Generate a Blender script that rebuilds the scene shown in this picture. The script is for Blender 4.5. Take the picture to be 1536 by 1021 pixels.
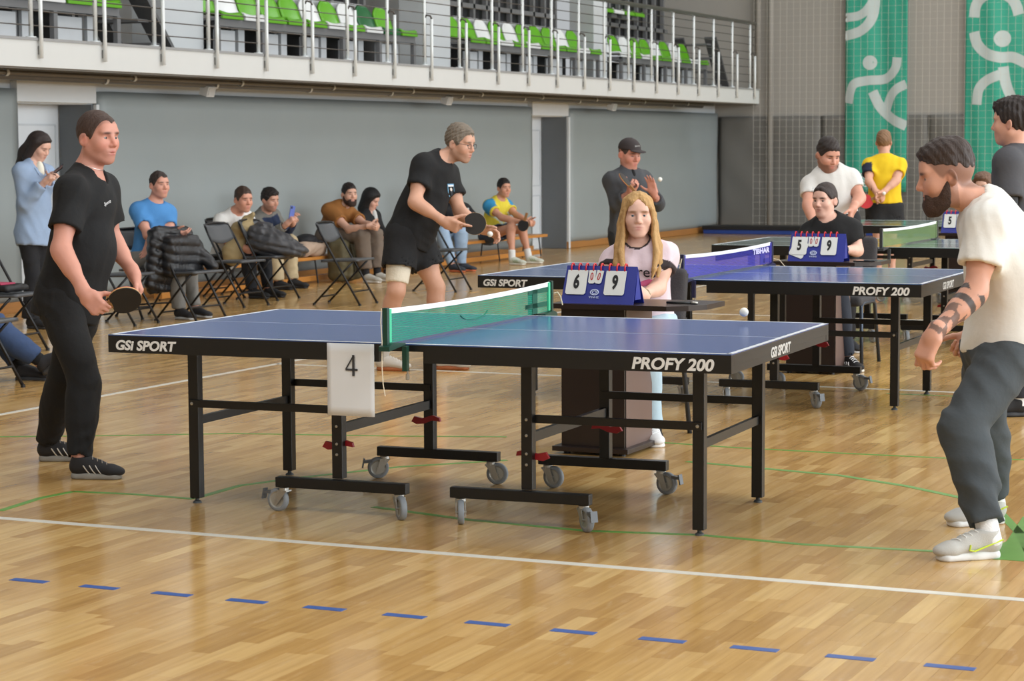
import bpy, bmesh, math, random
import numpy as np
from mathutils import Vector, Matrix
for o in list(bpy.data.objects): bpy.data.objects.remove(o, do_unlink=True)
SC = bpy.context.scene
COL = SC.collection
random.seed(7)
# ---------------------------------------------------------------- camera
CAM = np.array([3.9943, -7.7319, 1.5462]); YAW, PITCH, ROLL, FPX = -0.4228, -0.0891, -0.0051, 3262.4
CF = np.array([math.sin(YAW)*math.cos(PITCH), math.cos(YAW)*math.cos(PITCH), math.sin(PITCH)])
_r = np.array([math.cos(YAW), -math.sin(YAW), 0.0]); _u = np.cross(_r, CF)
CR = _r*math.cos(ROLL)+_u*math.sin(ROLL); CU = -_r*math.sin(ROLL)+_u*math.cos(ROLL)
cd = bpy.data.cameras.new('camera'); cam = bpy.data.objects.new('camera', cd); COL.objects.link(cam)
cd.sensor_width = 36.0; cd.lens = FPX/1536*36.0; cd.clip_end = 300
m = Matrix(((CR[0], CU[0], -CF[0], CAM[0]), (CR[1], CU[1], -CF[1], CAM[1]), (CR[2], CU[2], -CF[2], CAM[2]), (0, 0, 0, 1)))
cam.matrix_world = m
cd.dof.use_dof = True; cd.dof.focus_distance = 10.0; cd.dof.aperture_fstop = 8.0
SC.camera = cam
def P(x, y, D):
    """world point seen at photo pixel (x, y) at camera depth D metres"""
    return CAM + D*(CF + CR*(x-768.0)/FPX - CU*(y-510.5)/FPX)
def onz(x, y, z=0.0):
    d = CF + CR*(x-768.0)/FPX - CU*(y-510.5)/FPX
    return CAM + d*(z-CAM[2])/d[2]
def depth(p): return float((np.asarray(p)-CAM) @ CF)
# ---------------------------------------------------------------- world, lights, exposure
w = bpy.data.worlds.new('world'); SC.world = w; w.use_nodes = True
bg = w.node_tree.nodes['Background']; bg.inputs[0].default_value = (0.93, 0.97, 1.0, 1); bg.inputs[1].default_value = 0.5
def area(name, loc, rot, sx, sy, power, col=(1, 1, 1)):
    l = bpy.data.lights.new(name, 'AREA'); l.shape = 'RECTANGLE'; l.size = sx; l.size_y = sy; l.energy = power; l.color = col
    o = bpy.data.objects.new(name, l); COL.objects.link(o); o.location = loc; o.rotation_euler = rot
    return o
# daylight entering through the tall window band of the long wall on the camera's right
area('window_daylight', (16.9, 8.0, 4.6), (math.radians(90), 0, math.radians(90)), 40.0, 5.0, 4900.0, (0.86, 0.94, 1.0))
# rows of luminaires under the hall roof
for xx in (-3.5, 3.0, 9.5):
    for yy in (-6.0, 4.0, 14.0, 24.0):
        area('roof_luminaire', (xx, yy, 9.3), (0, 0, 0), 4.0, 2.0, 235.0, (0.92, 0.96, 1.0))
SC.view_settings.view_transform = 'Standard'; SC.view_settings.look = 'None'
SC.view_settings.gamma = 1.0; SC.view_settings.use_curve_mapping = False
SC.view_settings.exposure = 0.0
# ---------------------------------------------------------------- materials
MATS = {}
def lin(c):
    c = np.asarray(c, float)/255.0
    return tuple(np.where(c <= 0.04045, c/12.92, ((c+0.055)/1.055)**2.4))
def node(nt, kind, **kw):
    n = nt.nodes.new(kind)
    for k, v in kw.items():
        if k.startswith('i_'): n.inputs[k[2:].replace('_', ' ')].default_value = v
        else: setattr(n, k, v)
    return n
def mat(name, rgb, rough=0.6, metal=0.0, var=0.12, vscale=6.0, bump=0.0, bscale=60.0, coat=0.0, spec=0.5, attr=None, sheen=0.0, stretch=None, alpha=None):
    """procedural surface: sRGB colour with soft noise variation, optional relief or colour attribute"""
    if name in MATS: return MATS[name]
    m = bpy.data.materials.new(name); m.use_nodes = True; nt = m.node_tree; L = nt.links
    b = nt.nodes['Principled BSDF']; c = lin(rgb)
    b.inputs['Roughness'].default_value = rough; b.inputs['Metallic'].default_value = metal
    b.inputs['Coat Weight'].default_value = coat; b.inputs['Specular IOR Level'].default_value = spec
    b.inputs['Sheen Weight'].default_value = sheen
    tc = node(nt, 'ShaderNodeTexCoord'); mp = node(nt, 'ShaderNodeMapping'); L.new(tc.outputs['Object'], mp.inputs[0])
    if stretch: mp.inputs['Scale'].default_value = stretch
    nz = node(nt, 'ShaderNodeTexNoise'); nz.inputs['Scale'].default_value = vscale; nz.inputs['Detail'].default_value = 4.0
    L.new(mp.outputs[0], nz.inputs[0])
    mix = node(nt, 'ShaderNodeMix', data_type='RGBA')
    L.new(nz.outputs[0], mix.inputs[0])
    if attr:
        at = node(nt, 'ShaderNodeAttribute', attribute_name=attr)
        hv = node(nt, 'ShaderNodeHueSaturation'); L.new(at.outputs['Color'], hv.inputs['Color'])
        hv.inputs['Value'].default_value = 1-var; L.new(hv.outputs[0], mix.inputs[6])
        hv2 = node(nt, 'ShaderNodeHueSaturation'); L.new(at.outputs['Color'], hv2.inputs['Color'])
        hv2.inputs['Value'].default_value = 1+var; L.new(hv2.outputs[0], mix.inputs[7])
    else:
        mix.inputs[6].default_value = (*[x*(1-var) for x in c], 1); mix.inputs[7].default_value = (*[min(1, x*(1+var)) for x in c], 1)
    L.new(mix.outputs[2], b.inputs['Base Color'])
    if bump > 0:
        n2 = node(nt, 'ShaderNodeTexNoise'); n2.inputs['Scale'].default_value = bscale; n2.inputs['Detail'].default_value = 3.0
        L.new(mp.outputs[0], n2.inputs[0])
        bp = node(nt, 'ShaderNodeBump'); bp.inputs['Strength'].default_value = bump; bp.inputs['Distance'].default_value = 0.01
        L.new(n2.outputs[0], bp.inputs['Height']); L.new(bp.outputs[0], b.inputs['Normal'])
    if alpha is not None: b.inputs['Alpha'].default_value = alpha
    MATS[name] = m
    return m
# ---------------------------------------------------------------- objects
def link(name, me, material, parent=None, smooth=False):
    o = bpy.data.objects.new(name, me); COL.objects.link(o)
    if material is not None and not me.materials: me.materials.append(material)
    if parent is not None: o.parent = parent
    if smooth:
        me.polygons.foreach_set('use_smooth', np.ones(len(me.polygons), dtype=bool))
    return o
def empty(name, loc=(0, 0, 0), rz=0.0):
    o = bpy.data.objects.new(name, None); COL.objects.link(o); o.location = Vector(loc); o.rotation_euler = (0, 0, rz); o.empty_display_size = 0.1
    return o
def tag(o, label=None, cat=None, group=None, kind=None):
    if label: o['label'] = label
    if cat: o['category'] = cat
    if group: o['group'] = group
    if kind: o['kind'] = kind
    return o
def copy_tree(o, parent=None):
    c = o.copy(); COL.objects.link(c)
    if parent is not None: c.parent = parent
    for ch in o.children: copy_tree(ch, c)
    return c
def frame_from(d, up=(0, 0, 1)):
    d = Vector(d).normalized(); u = Vector(up)
    if abs(d.dot(u.normalized())) > 0.98: u = Vector((0, 1, 0)) if abs(d.y) < 0.9 else Vector((1, 0, 0))
    s = d.cross(u).normalized(); u2 = s.cross(d).normalized()
    return s, u2, d
class MB:
    """collects boxes, bars, tubes, prisms and lathes; build() links them as one mesh"""
    def __init__(s): s.bm = bmesh.new()
    def box(s, c, h, rot=None, bev=0.0):
        c = Vector(c); R = rot if rot is not None else Matrix.Identity(3)
        if bev > 0:
            t = bmesh.new(); bmesh.ops.create_cube(t, size=2.0)
            for v in t.verts: v.co = Vector((v.co.x*h[0], v.co.y*h[1], v.co.z*h[2]))
            bmesh.ops.bevel(t, geom=t.edges[:], offset=bev, segments=2, affect='EDGES', profile=0.7)
            vm = [s.bm.verts.new(R @ v.co + c) for v in t.verts]; t.verts.index_update()
            for f in t.faces: s.bm.faces.new([vm[v.index] for v in f.verts])
            t.free(); return s
        vs = [s.bm.verts.new(R @ Vector((h[0]*a, h[1]*b, h[2]*e)) + c) for a in (-1, 1) for b in (-1, 1) for e in (-1, 1)]
        for f in ((0, 1, 3, 2), (4, 6, 7, 5), (0, 4, 5, 1), (2, 3, 7, 6), (0, 2, 6, 4), (1, 5, 7, 3)): s.bm.faces.new([vs[i] for i in f])
        return s
    def bar(s, a, b, w, t, up=(0, 0, 1), bev=0.0):
        a = Vector(a); b = Vector(b); sd, u, d = frame_from(b-a, up)
        R = Matrix((sd, d, u)).transposed()
        return s.box((a+b)/2, (w/2, (b-a).length/2, t/2), R, bev)
    def tube(s, pts, r, n=8, closed=False, ry=None, cap=True):
        pts = [Vector(p) for p in pts]; N = len(pts); rings = []; prev = None
        rs = r if isinstance(r, (list, tuple)) else [r]*N
        for i, p in enumerate(pts):
            if closed: d = pts[(i+1) % N]-pts[i-1]
            else: d = pts[min(i+1, N-1)]-pts[max(i-1, 0)]
            d.normalize()
            if prev is None: sd, u, _ = frame_from(d)
            else:
                sd = prev-d*prev.dot(d); sd.normalize(); u = sd.cross(d)
            prev = sd
            q = rs[i] if ry is None else ry
            rings.append([s.bm.verts.new(p+sd*(math.cos(2*math.pi*k/n)*rs[i])+u*(math.sin(2*math.pi*k/n)*q)) for k in range(n)])
        for i in range(N if closed else N-1):
            A, B = rings[i], rings[(i+1) % N]
            for k in range(n): s.bm.faces.new((A[k], A[(k+1) % n], B[(k+1) % n], B[k]))
        if cap and not closed: s.bm.faces.new(rings[0][::-1]); s.bm.faces.new(rings[-1])
        return s
    def cyl(s, a, b, r, n=16, r2=None): return s.tube([a, b], [r, r if r2 is None else r2], n)
    def lathe(s, c, prof, n=20, axis=(0, 0, 1)):
        sd, u, d = frame_from(axis); c = Vector(c); rings = []
        for (r, z) in prof:
            if r < 1e-6: rings.append([s.bm.verts.new(c+d*z)])
            else: rings.append([s.bm.verts.new(c+d*z+sd*(r*math.cos(2*math.pi*k/n))+u*(r*math.sin(2*math.pi*k/n))) for k in range(n)])
        for A, B in zip(rings, rings[1:]):
            for k in range(n):
                if len(A) == 1 and len(B) == 1: continue
                if len(A) == 1: s.bm.faces.new((A[0], B[(k+1) % n], B[k]))
                elif len(B) == 1: s.bm.faces.new((A[k], A[(k+1) % n], B[0]))
                else: s.bm.faces.new((A[k], A[(k+1) % n], B[(k+1) % n], B[k]))
        return s
    def prism(s, poly, o, ax, ay, az, t):
        """extrude 2-D outline poly (in axes ax, ay from o) by t along az"""
        o, ax, ay, az = (Vector(v) for v in (o, ax, ay, az))
        A = [s.bm.verts.new(o+ax*x+ay*y) for x, y in poly]; B = [s.bm.verts.new(o+ax*x+ay*y+az*t) for x, y in poly]
        n = len(poly)
        s.bm.faces.new(A[::-1]); s.bm.faces.new(B)
        for k in range(n): s.bm.faces.new((A[k], A[(k+1) % n], B[(k+1) % n], B[k]))
        return s
    def grid(s, fn, nu, nv):
        V = [[s.bm.verts.new(fn(i/nu, j/nv)) for j in range(nv+1)] for i in range(nu+1)]
        for i in range(nu):
            for j in range(nv): s.bm.faces.new((V[i][j], V[i+1][j], V[i+1][j+1], V[i][j+1]))
        return s
    def build(s, name, material, parent=None, smooth=False, solid=0.0):
        bmesh.ops.recalc_face_normals(s.bm, faces=s.bm.faces[:])
        me = bpy.data.meshes.new(name); s.bm.to_mesh(me); s.bm.free()
        o = link(name, me, material, parent, smooth)
        if solid: md = o.modifiers.new('thickness', 'SOLIDIFY'); md.thickness = solid; md.offset = 0
        return o
def text(name, body, size, material, loc, ax, ay, parent=None, extrude=0.0006, shear=0.0, bold=0.0, sx=1.0, align='CENTER', space=1.0):
    """flat lettering as a mesh: ax reading direction, ay letter-up direction"""
    cu = bpy.data.curves.new(name, 'FONT'); cu.body = body; cu.size = size; cu.extrude = extrude; cu.shear = shear; cu.offset = bold
    cu.align_x = align; cu.align_y = 'CENTER'; cu.resolution_u = 4; cu.space_character = space
    t = bpy.data.objects.new(name, cu); COL.objects.link(t)
    dg = bpy.context.evaluated_depsgraph_get(); dg.update()
    me = bpy.data.meshes.new_from_object(t.evaluated_get(dg)); bpy.data.objects.remove(t); bpy.data.curves.remove(cu)
    o = link(name, me, None, parent); me.materials.clear(); me.materials.append(material)
    ax = Vector(ax).normalized(); az = ax.cross(Vector(ay)).normalized(); ay = az.cross(ax)
    me.transform(Matrix(((ax.x*sx, ay.x, az.x, loc[0]), (ax.y*sx, ay.y, az.y, loc[1]), (ax.z*sx, ay.z, az.z, loc[2]), (0, 0, 0, 1))))
    return o
# ---------------------------------------------------------------- implicit surfaces (bodies, clothes, hair, shoes)
A3 = lambda v: np.asarray(v, float)
F32 = lambda *v: [np.asarray(x, np.float32) for x in v]
dot2 = lambda q: np.einsum('ij,ij->i', q, q)
def unit(v): v = A3(v); return v/max(np.linalg.norm(v), 1e-9)
class SDF:
    """ordered list of shapes blended smoothly into one closed surface"""
    def __init__(s): s.ops = []; s.disp = None; s.dm = 0.0
    def add(s, fn, c, r, op='u', k=0.02): s.ops.append((fn, A3(c), float(r), op, k)); return s
    def cone(s, a, b, r1, r2, op='u', k=0.02, flat=False, flat0=False):
        a, b = A3(a), A3(b); ba = b-a; L2 = max(float(ba @ ba), 1e-9); L = math.sqrt(L2); r1, r2 = float(r1), float(r2); a_, ba_ = F32(a, ba)
        def fn(p):
            d = p-a_; h = (d @ ba_)/L2; hc = np.minimum(np.maximum(h, 0), 1)
            q = d-hc[:, None]*ba_
            v = np.sqrt(dot2(q))-(r1+(r2-r1)*hc)
            if flat: v = np.maximum(v, (h-1)*L)
            if flat0: v = np.maximum(v, -h*L)
            return v
        return s.add(fn, (a+b)/2, L/2+max(r1, r2), op, k)
    def econe(s, a, b, ra, rb, side, op='u', k=0.02, flat=False, flat0=False):
        """tapered limb with elliptical section; ra, rb = (radius along side, radius across)"""
        a, b = A3(a), A3(b); ba = b-a; L = np.linalg.norm(ba); d = ba/L
        sd = A3(side); sd = unit(sd-d*(sd @ d)); t = np.cross(d, sd)
        a_, d_, sd_, t_ = F32(a, d, sd, t); L = float(L); ra = [float(x) for x in ra]; rb = [float(x) for x in rb]
        def fn(p):
            q = p-a_; h = (q @ d_)/L; hc = np.clip(h, 0, 1); ax = (h-hc)*L
            u = q @ sd_; v = q @ t_
            ru = ra[0]+(rb[0]-ra[0])*hc; rv = ra[1]+(rb[1]-ra[1])*hc; rm = np.minimum(ru, rv)
            k0 = np.sqrt((u/ru)**2+(v/rv)**2+(ax/rm)**2); k1 = np.sqrt((u/ru**2)**2+(v/rv**2)**2+(ax/rm**2)**2)
            o = k0*(k0-1)/np.maximum(k1, 1e-6)
            if flat: o = np.maximum(o, (h-1)*L)
            if flat0: o = np.maximum(o, -h*L)
            return o
        return s.add(fn, (a+b)/2, L/2+max(*ra, *rb), op, k)
    def ell(s, c, R, rad, op='u', k=0.02):
        c = A3(c); R = A3(R); rad = A3(rad); c_, M_, i_ = F32(c, (R.T/rad), 1/rad)
        def fn(p):
            q = (p-c_) @ M_; k0 = np.sqrt(dot2(q)); q *= i_; k1 = np.sqrt(dot2(q))
            return k0*(k0-1)/np.maximum(k1, 1e-6)
        return s.add(fn, c, rad.max(), op, k)
    def rbox(s, c, R, h, r, op='u', k=0.01):
        c = A3(c); R = A3(R); h = A3(h)-r; c_, R_, h_ = F32(c, R.T, h); r = float(r)
        def fn(p):
            q = np.abs((p-c_) @ R_)-h_
            return np.sqrt(dot2(np.maximum(q, 0)))+np.minimum(q.max(1), 0)-r
        return s.add(fn, c, np.linalg.norm(h)+r, op, k)
    def plane(s, c, n, k=0.004):
        """keep only the side of the plane opposite to n"""
        c = A3(c); n = unit(n); c_, n_ = F32(c, n)
        return s.add(lambda p: (p-c_) @ n_, c, 1e9, 'i', k)
    def ev(s, p, bc=None, br=None):
        d = None; ops = s.ops
        if bc is not None:
            q = s.C-bc; near = np.sqrt((q*q).sum(1))-s.Rr <= br+s.K+0.03
            ops = [o for o, n in zip(ops, near) if n]
        for fn, c, r, op, k in ops:
            if op == 'u':
                v = fn(p)
                if d is None: d = v
                else:
                    h = np.maximum(k-np.abs(d-v), 0); d = np.minimum(d, v)-h*h*(0.25/k)
            elif d is not None:
                v = fn(p); v = -v if op == 's' else v
                h = np.maximum(k-np.abs(d-v), 0); d = np.maximum(d, v)+h*h*(0.25/k)
        if d is None: return np.full(len(p), 1.0)
        if s.disp is not None: d = d+s.disp(p)
        return d
    def pack(s):
        s.C = np.array([o[1] for o in s.ops]); s.Rr = np.array([o[2] for o in s.ops]); s.K = np.array([o[4] for o in s.ops]); s.isu = np.array([o[3] == 'u' for o in s.ops])
    def trace(s, o, d, n=60):
        o = A3(o); d = unit(d); t = 0.0
        for _ in range(n):
            v = float(s.ev((o+d*t)[None])[0])
            if v < 0.0008: break
            t += v*0.8
        return o+d*t
    def normal(s, p, e=0.004):
        p = A3(p); q = np.array([p+e*np.eye(3)[i] for i in range(3)]+[p-e*np.eye(3)[i] for i in range(3)]); v = s.ev(q)
        return unit(v[:3]-v[3:])
    def bounds(s):
        lo = np.min([c-r-k for f, c, r, op, k in s.ops if op == 'u'], 0); hi = np.max([c+r+k for f, c, r, op, k in s.ops if op == 'u'], 0)
        return lo-0.02, hi+0.02
    def net(s, lo, hi, vox, skip=()):
        """surface nets on a sparse grid over the box lo..hi; cells inside the skip boxes are left to a finer grid"""
        N = [max(1, int(math.ceil((hi[a]-lo[a])/vox))) for a in range(3)]; B = 14
        nb = [int(math.ceil(n/B)) for n in N]; G = np.stack(np.meshgrid(*[np.arange(n) for n in nb], indexing='ij'), -1).reshape(-1, 3)
        cen = lo+(G*B+(B+1)/2)*vox; br = 0.5*math.sqrt(3)*(B+1)*vox
        U = s.isu; best = np.full(len(cen), 1e9)
        for c, r, k in zip(s.C[U], s.Rr[U], s.K[U]):
            q = cen-c; best = np.minimum(best, np.sqrt((q*q).sum(1))-r-k)
        ok = best < br; G, cen = G[ok], cen[ok]
        cells, verts, quads = [], [], []
        if len(G):
            dc = s.ev(cen.astype(np.float32)); ok = (dc < br*1.25+0.03) & (dc > -(br*1.6+0.04)); G, cen = G[ok], cen[ok]
        M1, M2 = N[1]+2*B, N[2]+2*B
        cid = lambda i, j, k: (i*M1+j)*M2+k
        ar = np.arange(B+2)*vox; X0, Y0, Z0 = np.meshgrid(ar, ar, ar, indexing='ij')
        P0 = np.stack([X0.ravel(), Y0.ravel(), Z0.ravel()], 1).astype(np.float32); n = B+1
        for g, bc in zip(G, cen):
            o = lo+g*B*vox; p = P0+o.astype(np.float32)
            D = s.ev(p, bc, br).reshape(n+1, n+1, n+1); S = D < 0
            if S.all() or not S.any(): continue
            cnt = np.zeros((n, n, n)); acc = np.zeros((n, n, n, 3)); gb = g*B
            for ax in range(3):
                sl0 = [slice(None)]*3; sl1 = [slice(None)]*3; sl0[ax] = slice(0, -1); sl1[ax] = slice(1, None)
                s0 = S[tuple(sl0)]; cr = s0 != S[tuple(sl1)]
                I, J, K = np.nonzero(cr)
                if not len(I): continue
                st = [0, 0, 0]; st[ax] = 1
                d0 = D[I, J, K]; d1 = D[I+st[0], J+st[1], K+st[2]]; pos = np.stack([I, J, K], 1).astype(float); pos[:, ax] += d0/(d0-d1)
                oth = [a for a in range(3) if a != ax]; idx = [I, J, K]
                for e0 in (0, 1):
                    for e1 in (0, 1):
                        h = [I, J, K]; h[oth[0]] = h[oth[0]]-e0; h[oth[1]] = h[oth[1]]-e1
                        m = (h[oth[0]] >= 0) & (h[oth[0]] < n) & (h[oth[1]] >= 0) & (h[oth[1]] < n)
                        np.add.at(cnt, (h[0][m], h[1][m], h[2][m]), 1); np.add.at(acc, (h[0][m], h[1][m], h[2][m]), pos[m])
                okk = idx[ax] < B
                for a in oth: okk &= (idx[a] >= 1) & (idx[a] <= B)
                I, J, K = I[okk], J[okk], K[okk]
                if len(I):
                    gg = [I+gb[0], J+gb[1], K+gb[2]]
                    def at(e0, e1):
                        h = list(gg); h[oth[0]] = h[oth[0]]-e0; h[oth[1]] = h[oth[1]]-e1; return cid(*h)
                    qd = np.stack([at(1, 1), at(0, 1), at(0, 0), at(1, 0)], 1)
                    ins = s0[I, J, K]; flip = ins if ax != 1 else ~ins
                    qd[~flip] = qd[~flip][:, ::-1]; quads.append(qd)
            I, J, K = np.nonzero(cnt > 0)
            v = acc[I, J, K]/cnt[I, J, K][:, None]*vox+o
            cells.append(cid(I+gb[0], J+gb[1], K+gb[2])); verts.append(v)
        if not quads: return np.zeros((0, 3)), np.zeros((0, 4), int)
        cells = np.concatenate(cells); verts = np.concatenate(verts); quads = np.concatenate(quads)
        u, fi = np.unique(cells, return_index=True); verts = verts[fi]
        q = np.clip(np.searchsorted(u, quads), 0, len(u)-1); q = q[(u[q] == quads).all(1)]
        nv = len(verts)
        for _ in range(2):      # light relaxation removes grid stepping
            ct = np.bincount(q.ravel(), minlength=nv)*2.0; sm = np.zeros_like(verts)
            for c in range(3):
                nbv = np.concatenate([verts[q[:, (a+1) % 4], c]+verts[q[:, a-1], c] for a in range(4)])
                sm[:, c] = np.bincount(np.concatenate([q[:, a] for a in range(4)]), weights=nbv, minlength=nv)
            verts = np.where(ct[:, None] > 0, verts*0.6+0.4*sm/np.maximum(ct, 1)[:, None], verts)
        if skip:
            bad = np.zeros(nv, bool)
            for l, h in skip: bad |= ((verts > l) & (verts < h)).all(1)
            q = q[~bad[q].all(1)]
        return verts, q
    def mesh(s, name, vox, base, material, parent=None, fine=(), colour=None):
        s.pack(); lo, hi = s.bounds(); parts = [s.net(lo, hi, vox, [(f[0], f[1]) for f in fine])]
        for i, (l, h, fv) in enumerate(fine): parts.append(s.net(np.maximum(l-0.5*vox, lo), np.minimum(h+0.5*vox, hi), fv, [(f[0]-vox, f[1]+vox) for f in fine[:i]]))
        off = 0; vs = []; qs = []
        for v, q in parts: vs.append(v); qs.append(q+off); off += len(v)
        verts = np.concatenate(vs); q = np.concatenate(qs)
        used = np.zeros(len(verts), bool); used[q.ravel()] = True; remap = np.cumsum(used)-1; verts = verts[used]; q = remap[q]
        me = bpy.data.meshes.new(name)
        me.vertices.add(len(verts)); me.vertices.foreach_set('co', (verts-A3(base)).astype(np.float32).ravel())
        me.loops.add(len(q)*4); me.loops.foreach_set('vertex_index', q.astype(np.int32).ravel())
        me.polygons.add(len(q)); me.polygons.foreach_set('loop_start', np.arange(0, len(q)*4, 4, dtype=np.int32))
        me.update(calc_edges=True)
        if colour is not None:
            ca = me.color_attributes.new('Col', 'FLOAT_COLOR', 'POINT'); rgba = np.ones((len(verts), 4), np.float32); rgba[:, :3] = colour(verts)
            ca.data.foreach_set('color', rgba.ravel())
        return link(name, me, material, parent, True)
def folds(amp, seed, fr=(16., 16., 11.), warp=1.3):
    """soft cloth folds as a displacement field: long ridges that fade in and out plus finer creases"""
    rs = np.random.RandomState(seed); n = 5; ks = rs.normal(size=(n, 3))*A3(fr); ks[3:] *= 2.0; ph = rs.rand(n)*6.3; ws = rs.normal(size=(n, 3))*8; ms = rs.normal(size=(n, 3))*7; mp = rs.rand(n)*6.3
    wt = (1, 1, 1, 0.55, 0.55); ks, ws, ms = F32(ks, ws, ms); ph = [float(x) for x in ph]; mp = [float(x) for x in mp]; amp = float(amp)
    def fn(p):
        o = 0
        for i in range(n):
            t = np.sin(p @ ks[i]+ph[i]+warp*np.sin(p @ ws[i]+ph[i-1])); m = 0.5+0.5*np.sin(p @ ms[i]+mp[i])
            o = o+wt[i]*m*m*(np.abs(t)-0.6)
        return amp*1.25*o
    return fn
def quilt(amp, pitch, ax=(0, 0, 1), seed=1):
    """stitched channels of a puffer jacket"""
    f = folds(amp*0.5, seed); ax = A3(ax)
    return lambda p: f(p)-amp*(np.abs(np.sin(math.pi*(p @ ax)/pitch+0.5*np.sin(p @ A3((9, 7, 2)))))**0.6-0.5)
# ---------------------------------------------------------------- people
UPV = np.array([0, 0, 1.0]); CRH = unit([CR[0], CR[1], 0]); CFH = unit([CF[0], CF[1], 0])
def V(a, b, c): return CRH*a+UPV*b+CFH*c      # right of photo, up, away from the viewer
def hand(S, w, d, t, right, curl=(20, 25, 15), spread=0.06, thumb=(0.75, 0.55, 0.25), sc=1.0, tc=20, curls=None):
    """palm and five separate fingers; w wrist, d finger direction, t thumb side; returns palm normal and grip point"""
    w = A3(w); d = unit(d); t = A3(t); t = unit(t-d*(t @ d)); n = np.cross(t, d) if right else np.cross(d, t)
    R = np.array([t, d, n])
    S.cone(w-d*0.03*sc, w+d*0.012*sc, 0.028*sc, 0.027*sc, k=0.02)
    S.rbox(w+d*0.047*sc, R, (0.041*sc, 0.048*sc, 0.0155*sc), 0.014*sc, k=0.022)
    S.ell(w+d*0.035*sc+t*0.022*sc+n*0.008*sc, R, (0.02*sc, 0.033*sc, 0.017*sc), k=0.015)
    segs = [(0.030, (0.044, 0.026, 0.021)), (0.010, (0.047, 0.030, 0.022)), (-0.0105, (0.043, 0.028, 0.021)), (-0.0295, (0.034, 0.021, 0.019))]
    for i, (off, ls) in enumerate(segs):
        cl = curls[i] if curls else curl
        p = w+d*(0.086-0.006*abs(i-1.2))*sc+t*off*sc; a = 0.0; fd0 = unit(d+t*spread*(1.2-i))
        r = 0.0095 if i < 3 else 0.0085
        for j, l in enumerate(ls):
            a += math.radians(cl[j]); fd = fd0*math.cos(a)+n*math.sin(a); q = p+fd*l*sc
            S.cone(p, q, (r-0.0008*j)*sc, (r-0.0008*(j+1))*sc, k=0.006 if j else 0.012); p = q
    p = w+d*0.028*sc+t*0.030*sc+n*0.006*sc; td = unit(t*thumb[0]+d*thumb[1]+n*thumb[2]); a = 0
    for j, l in enumerate((0.040, 0.032, 0.025)):
        if j:
            td = unit(td+unit(d-t*0.35+n*0.35)*math.tan(math.radians(tc))*0.8)
        q = p+td*l*sc; S.cone(p, q, (0.0125-0.0014*j)*sc, (0.0115-0.0014*j)*sc, k=0.014 if j == 0 else 0.005); p = q
    return n, w+d*0.075*sc+n*0.028*sc
HL_Y = np.array([-0.13, -0.085, -0.045, -0.02, 0.0, 0.018, 0.03, 0.05, 0.075, 0.12])
HL_Z = np.array([-0.07, -0.066, -0.055, -0.02, 0.002, -0.012, -0.004, 0.030, 0.058, 0.066])
def head_prims(S, c, R, sc=1.0, fem=0.0, jaw=1.0, nose=1.0, eyes=True):
    L = lambda x, y, z: A3(c)+(x*R[0]+y*R[1]+z*R[2])*sc
    e = lambda x, y, z, rad, op='u', k=0.02: S.ell(L(x, y, z), R, A3(rad)*sc, op, k*sc)
    e(0, -0.014, 0.030, (0.074, 0.095, 0.089))
    e(0, 0.026, -0.035, (0.061*jaw-0.003*fem, 0.062, 0.078), k=0.04)
    for s in (-1, 1):
        S.cone(L(s*0.051*jaw, -0.004, -0.052), L(s*0.020, 0.056, -0.100), (0.020-0.003*fem)*sc, 0.017*sc, k=0.03*sc)
        e(s*0.041, 0.056, -0.030, (0.023, 0.022, 0.024), k=0.035)
        e(s*0.030, 0.073, 0.022, (0.024, 0.014, 0.010-0.003*fem), k=0.016)
    e(0, 0.066, -0.101, (0.022, 0.018, 0.017), k=0.02)
    e(0, 0.068, 0.045, (0.045, 0.022, 0.035), k=0.03)
    e(0, 0.072, -0.068, (0.030, 0.020, 0.024), k=0.02)
    if eyes:
        for s in (-1, 1):
            e(s*0.0315, 0.093, 0.001, (0.018, 0.016, 0.0105), 's', 0.010)
            e(s*0.0315, 0.0685, -0.001, (0.0150, 0.0140, 0.0130), 'u', 0.005)
    S.cone(L(0, 0.084, 0.012), L(0, 0.104*nose, -0.030), 0.0085*sc, 0.0125*sc*nose, k=0.012*sc)
    for s in (-1, 1): e(s*0.0115, 0.092, -0.036, (0.0095, 0.012, 0.0085), k=0.007)
    e(0, 0.0820, -0.0630, (0.026, 0.0105, 0.0056), k=0.007); e(0, 0.0805, -0.0750, (0.022, 0.0110, 0.0066), k=0.007)
    e(0, 0.097, -0.0690, (0.028, 0.0140, 0.0015), 's', 0.003)
    if eyes:
        for s in (-1, 1): e(s*0.0315, 0.086, -0.0015, (0.0132, 0.014, 0.0036), 's', 0.002)
    for s in (-1, 1):
        cE = L(s*0.080, -0.014, -0.010); q = unit(R[0]*s*0.55+R[1]*-0.85); R2 = np.array([q, np.cross(R[2], q), R[2]])
        S.ell(cE, R2, A3((0.0205, 0.0085, 0.031))*sc, 'u', 0.006*sc)
        S.ell(cE+R[0]*s*0.010*sc+R[1]*0.004*sc, R2, A3((0.012, 0.007, 0.019))*sc, 's', 0.005*sc)
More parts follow.
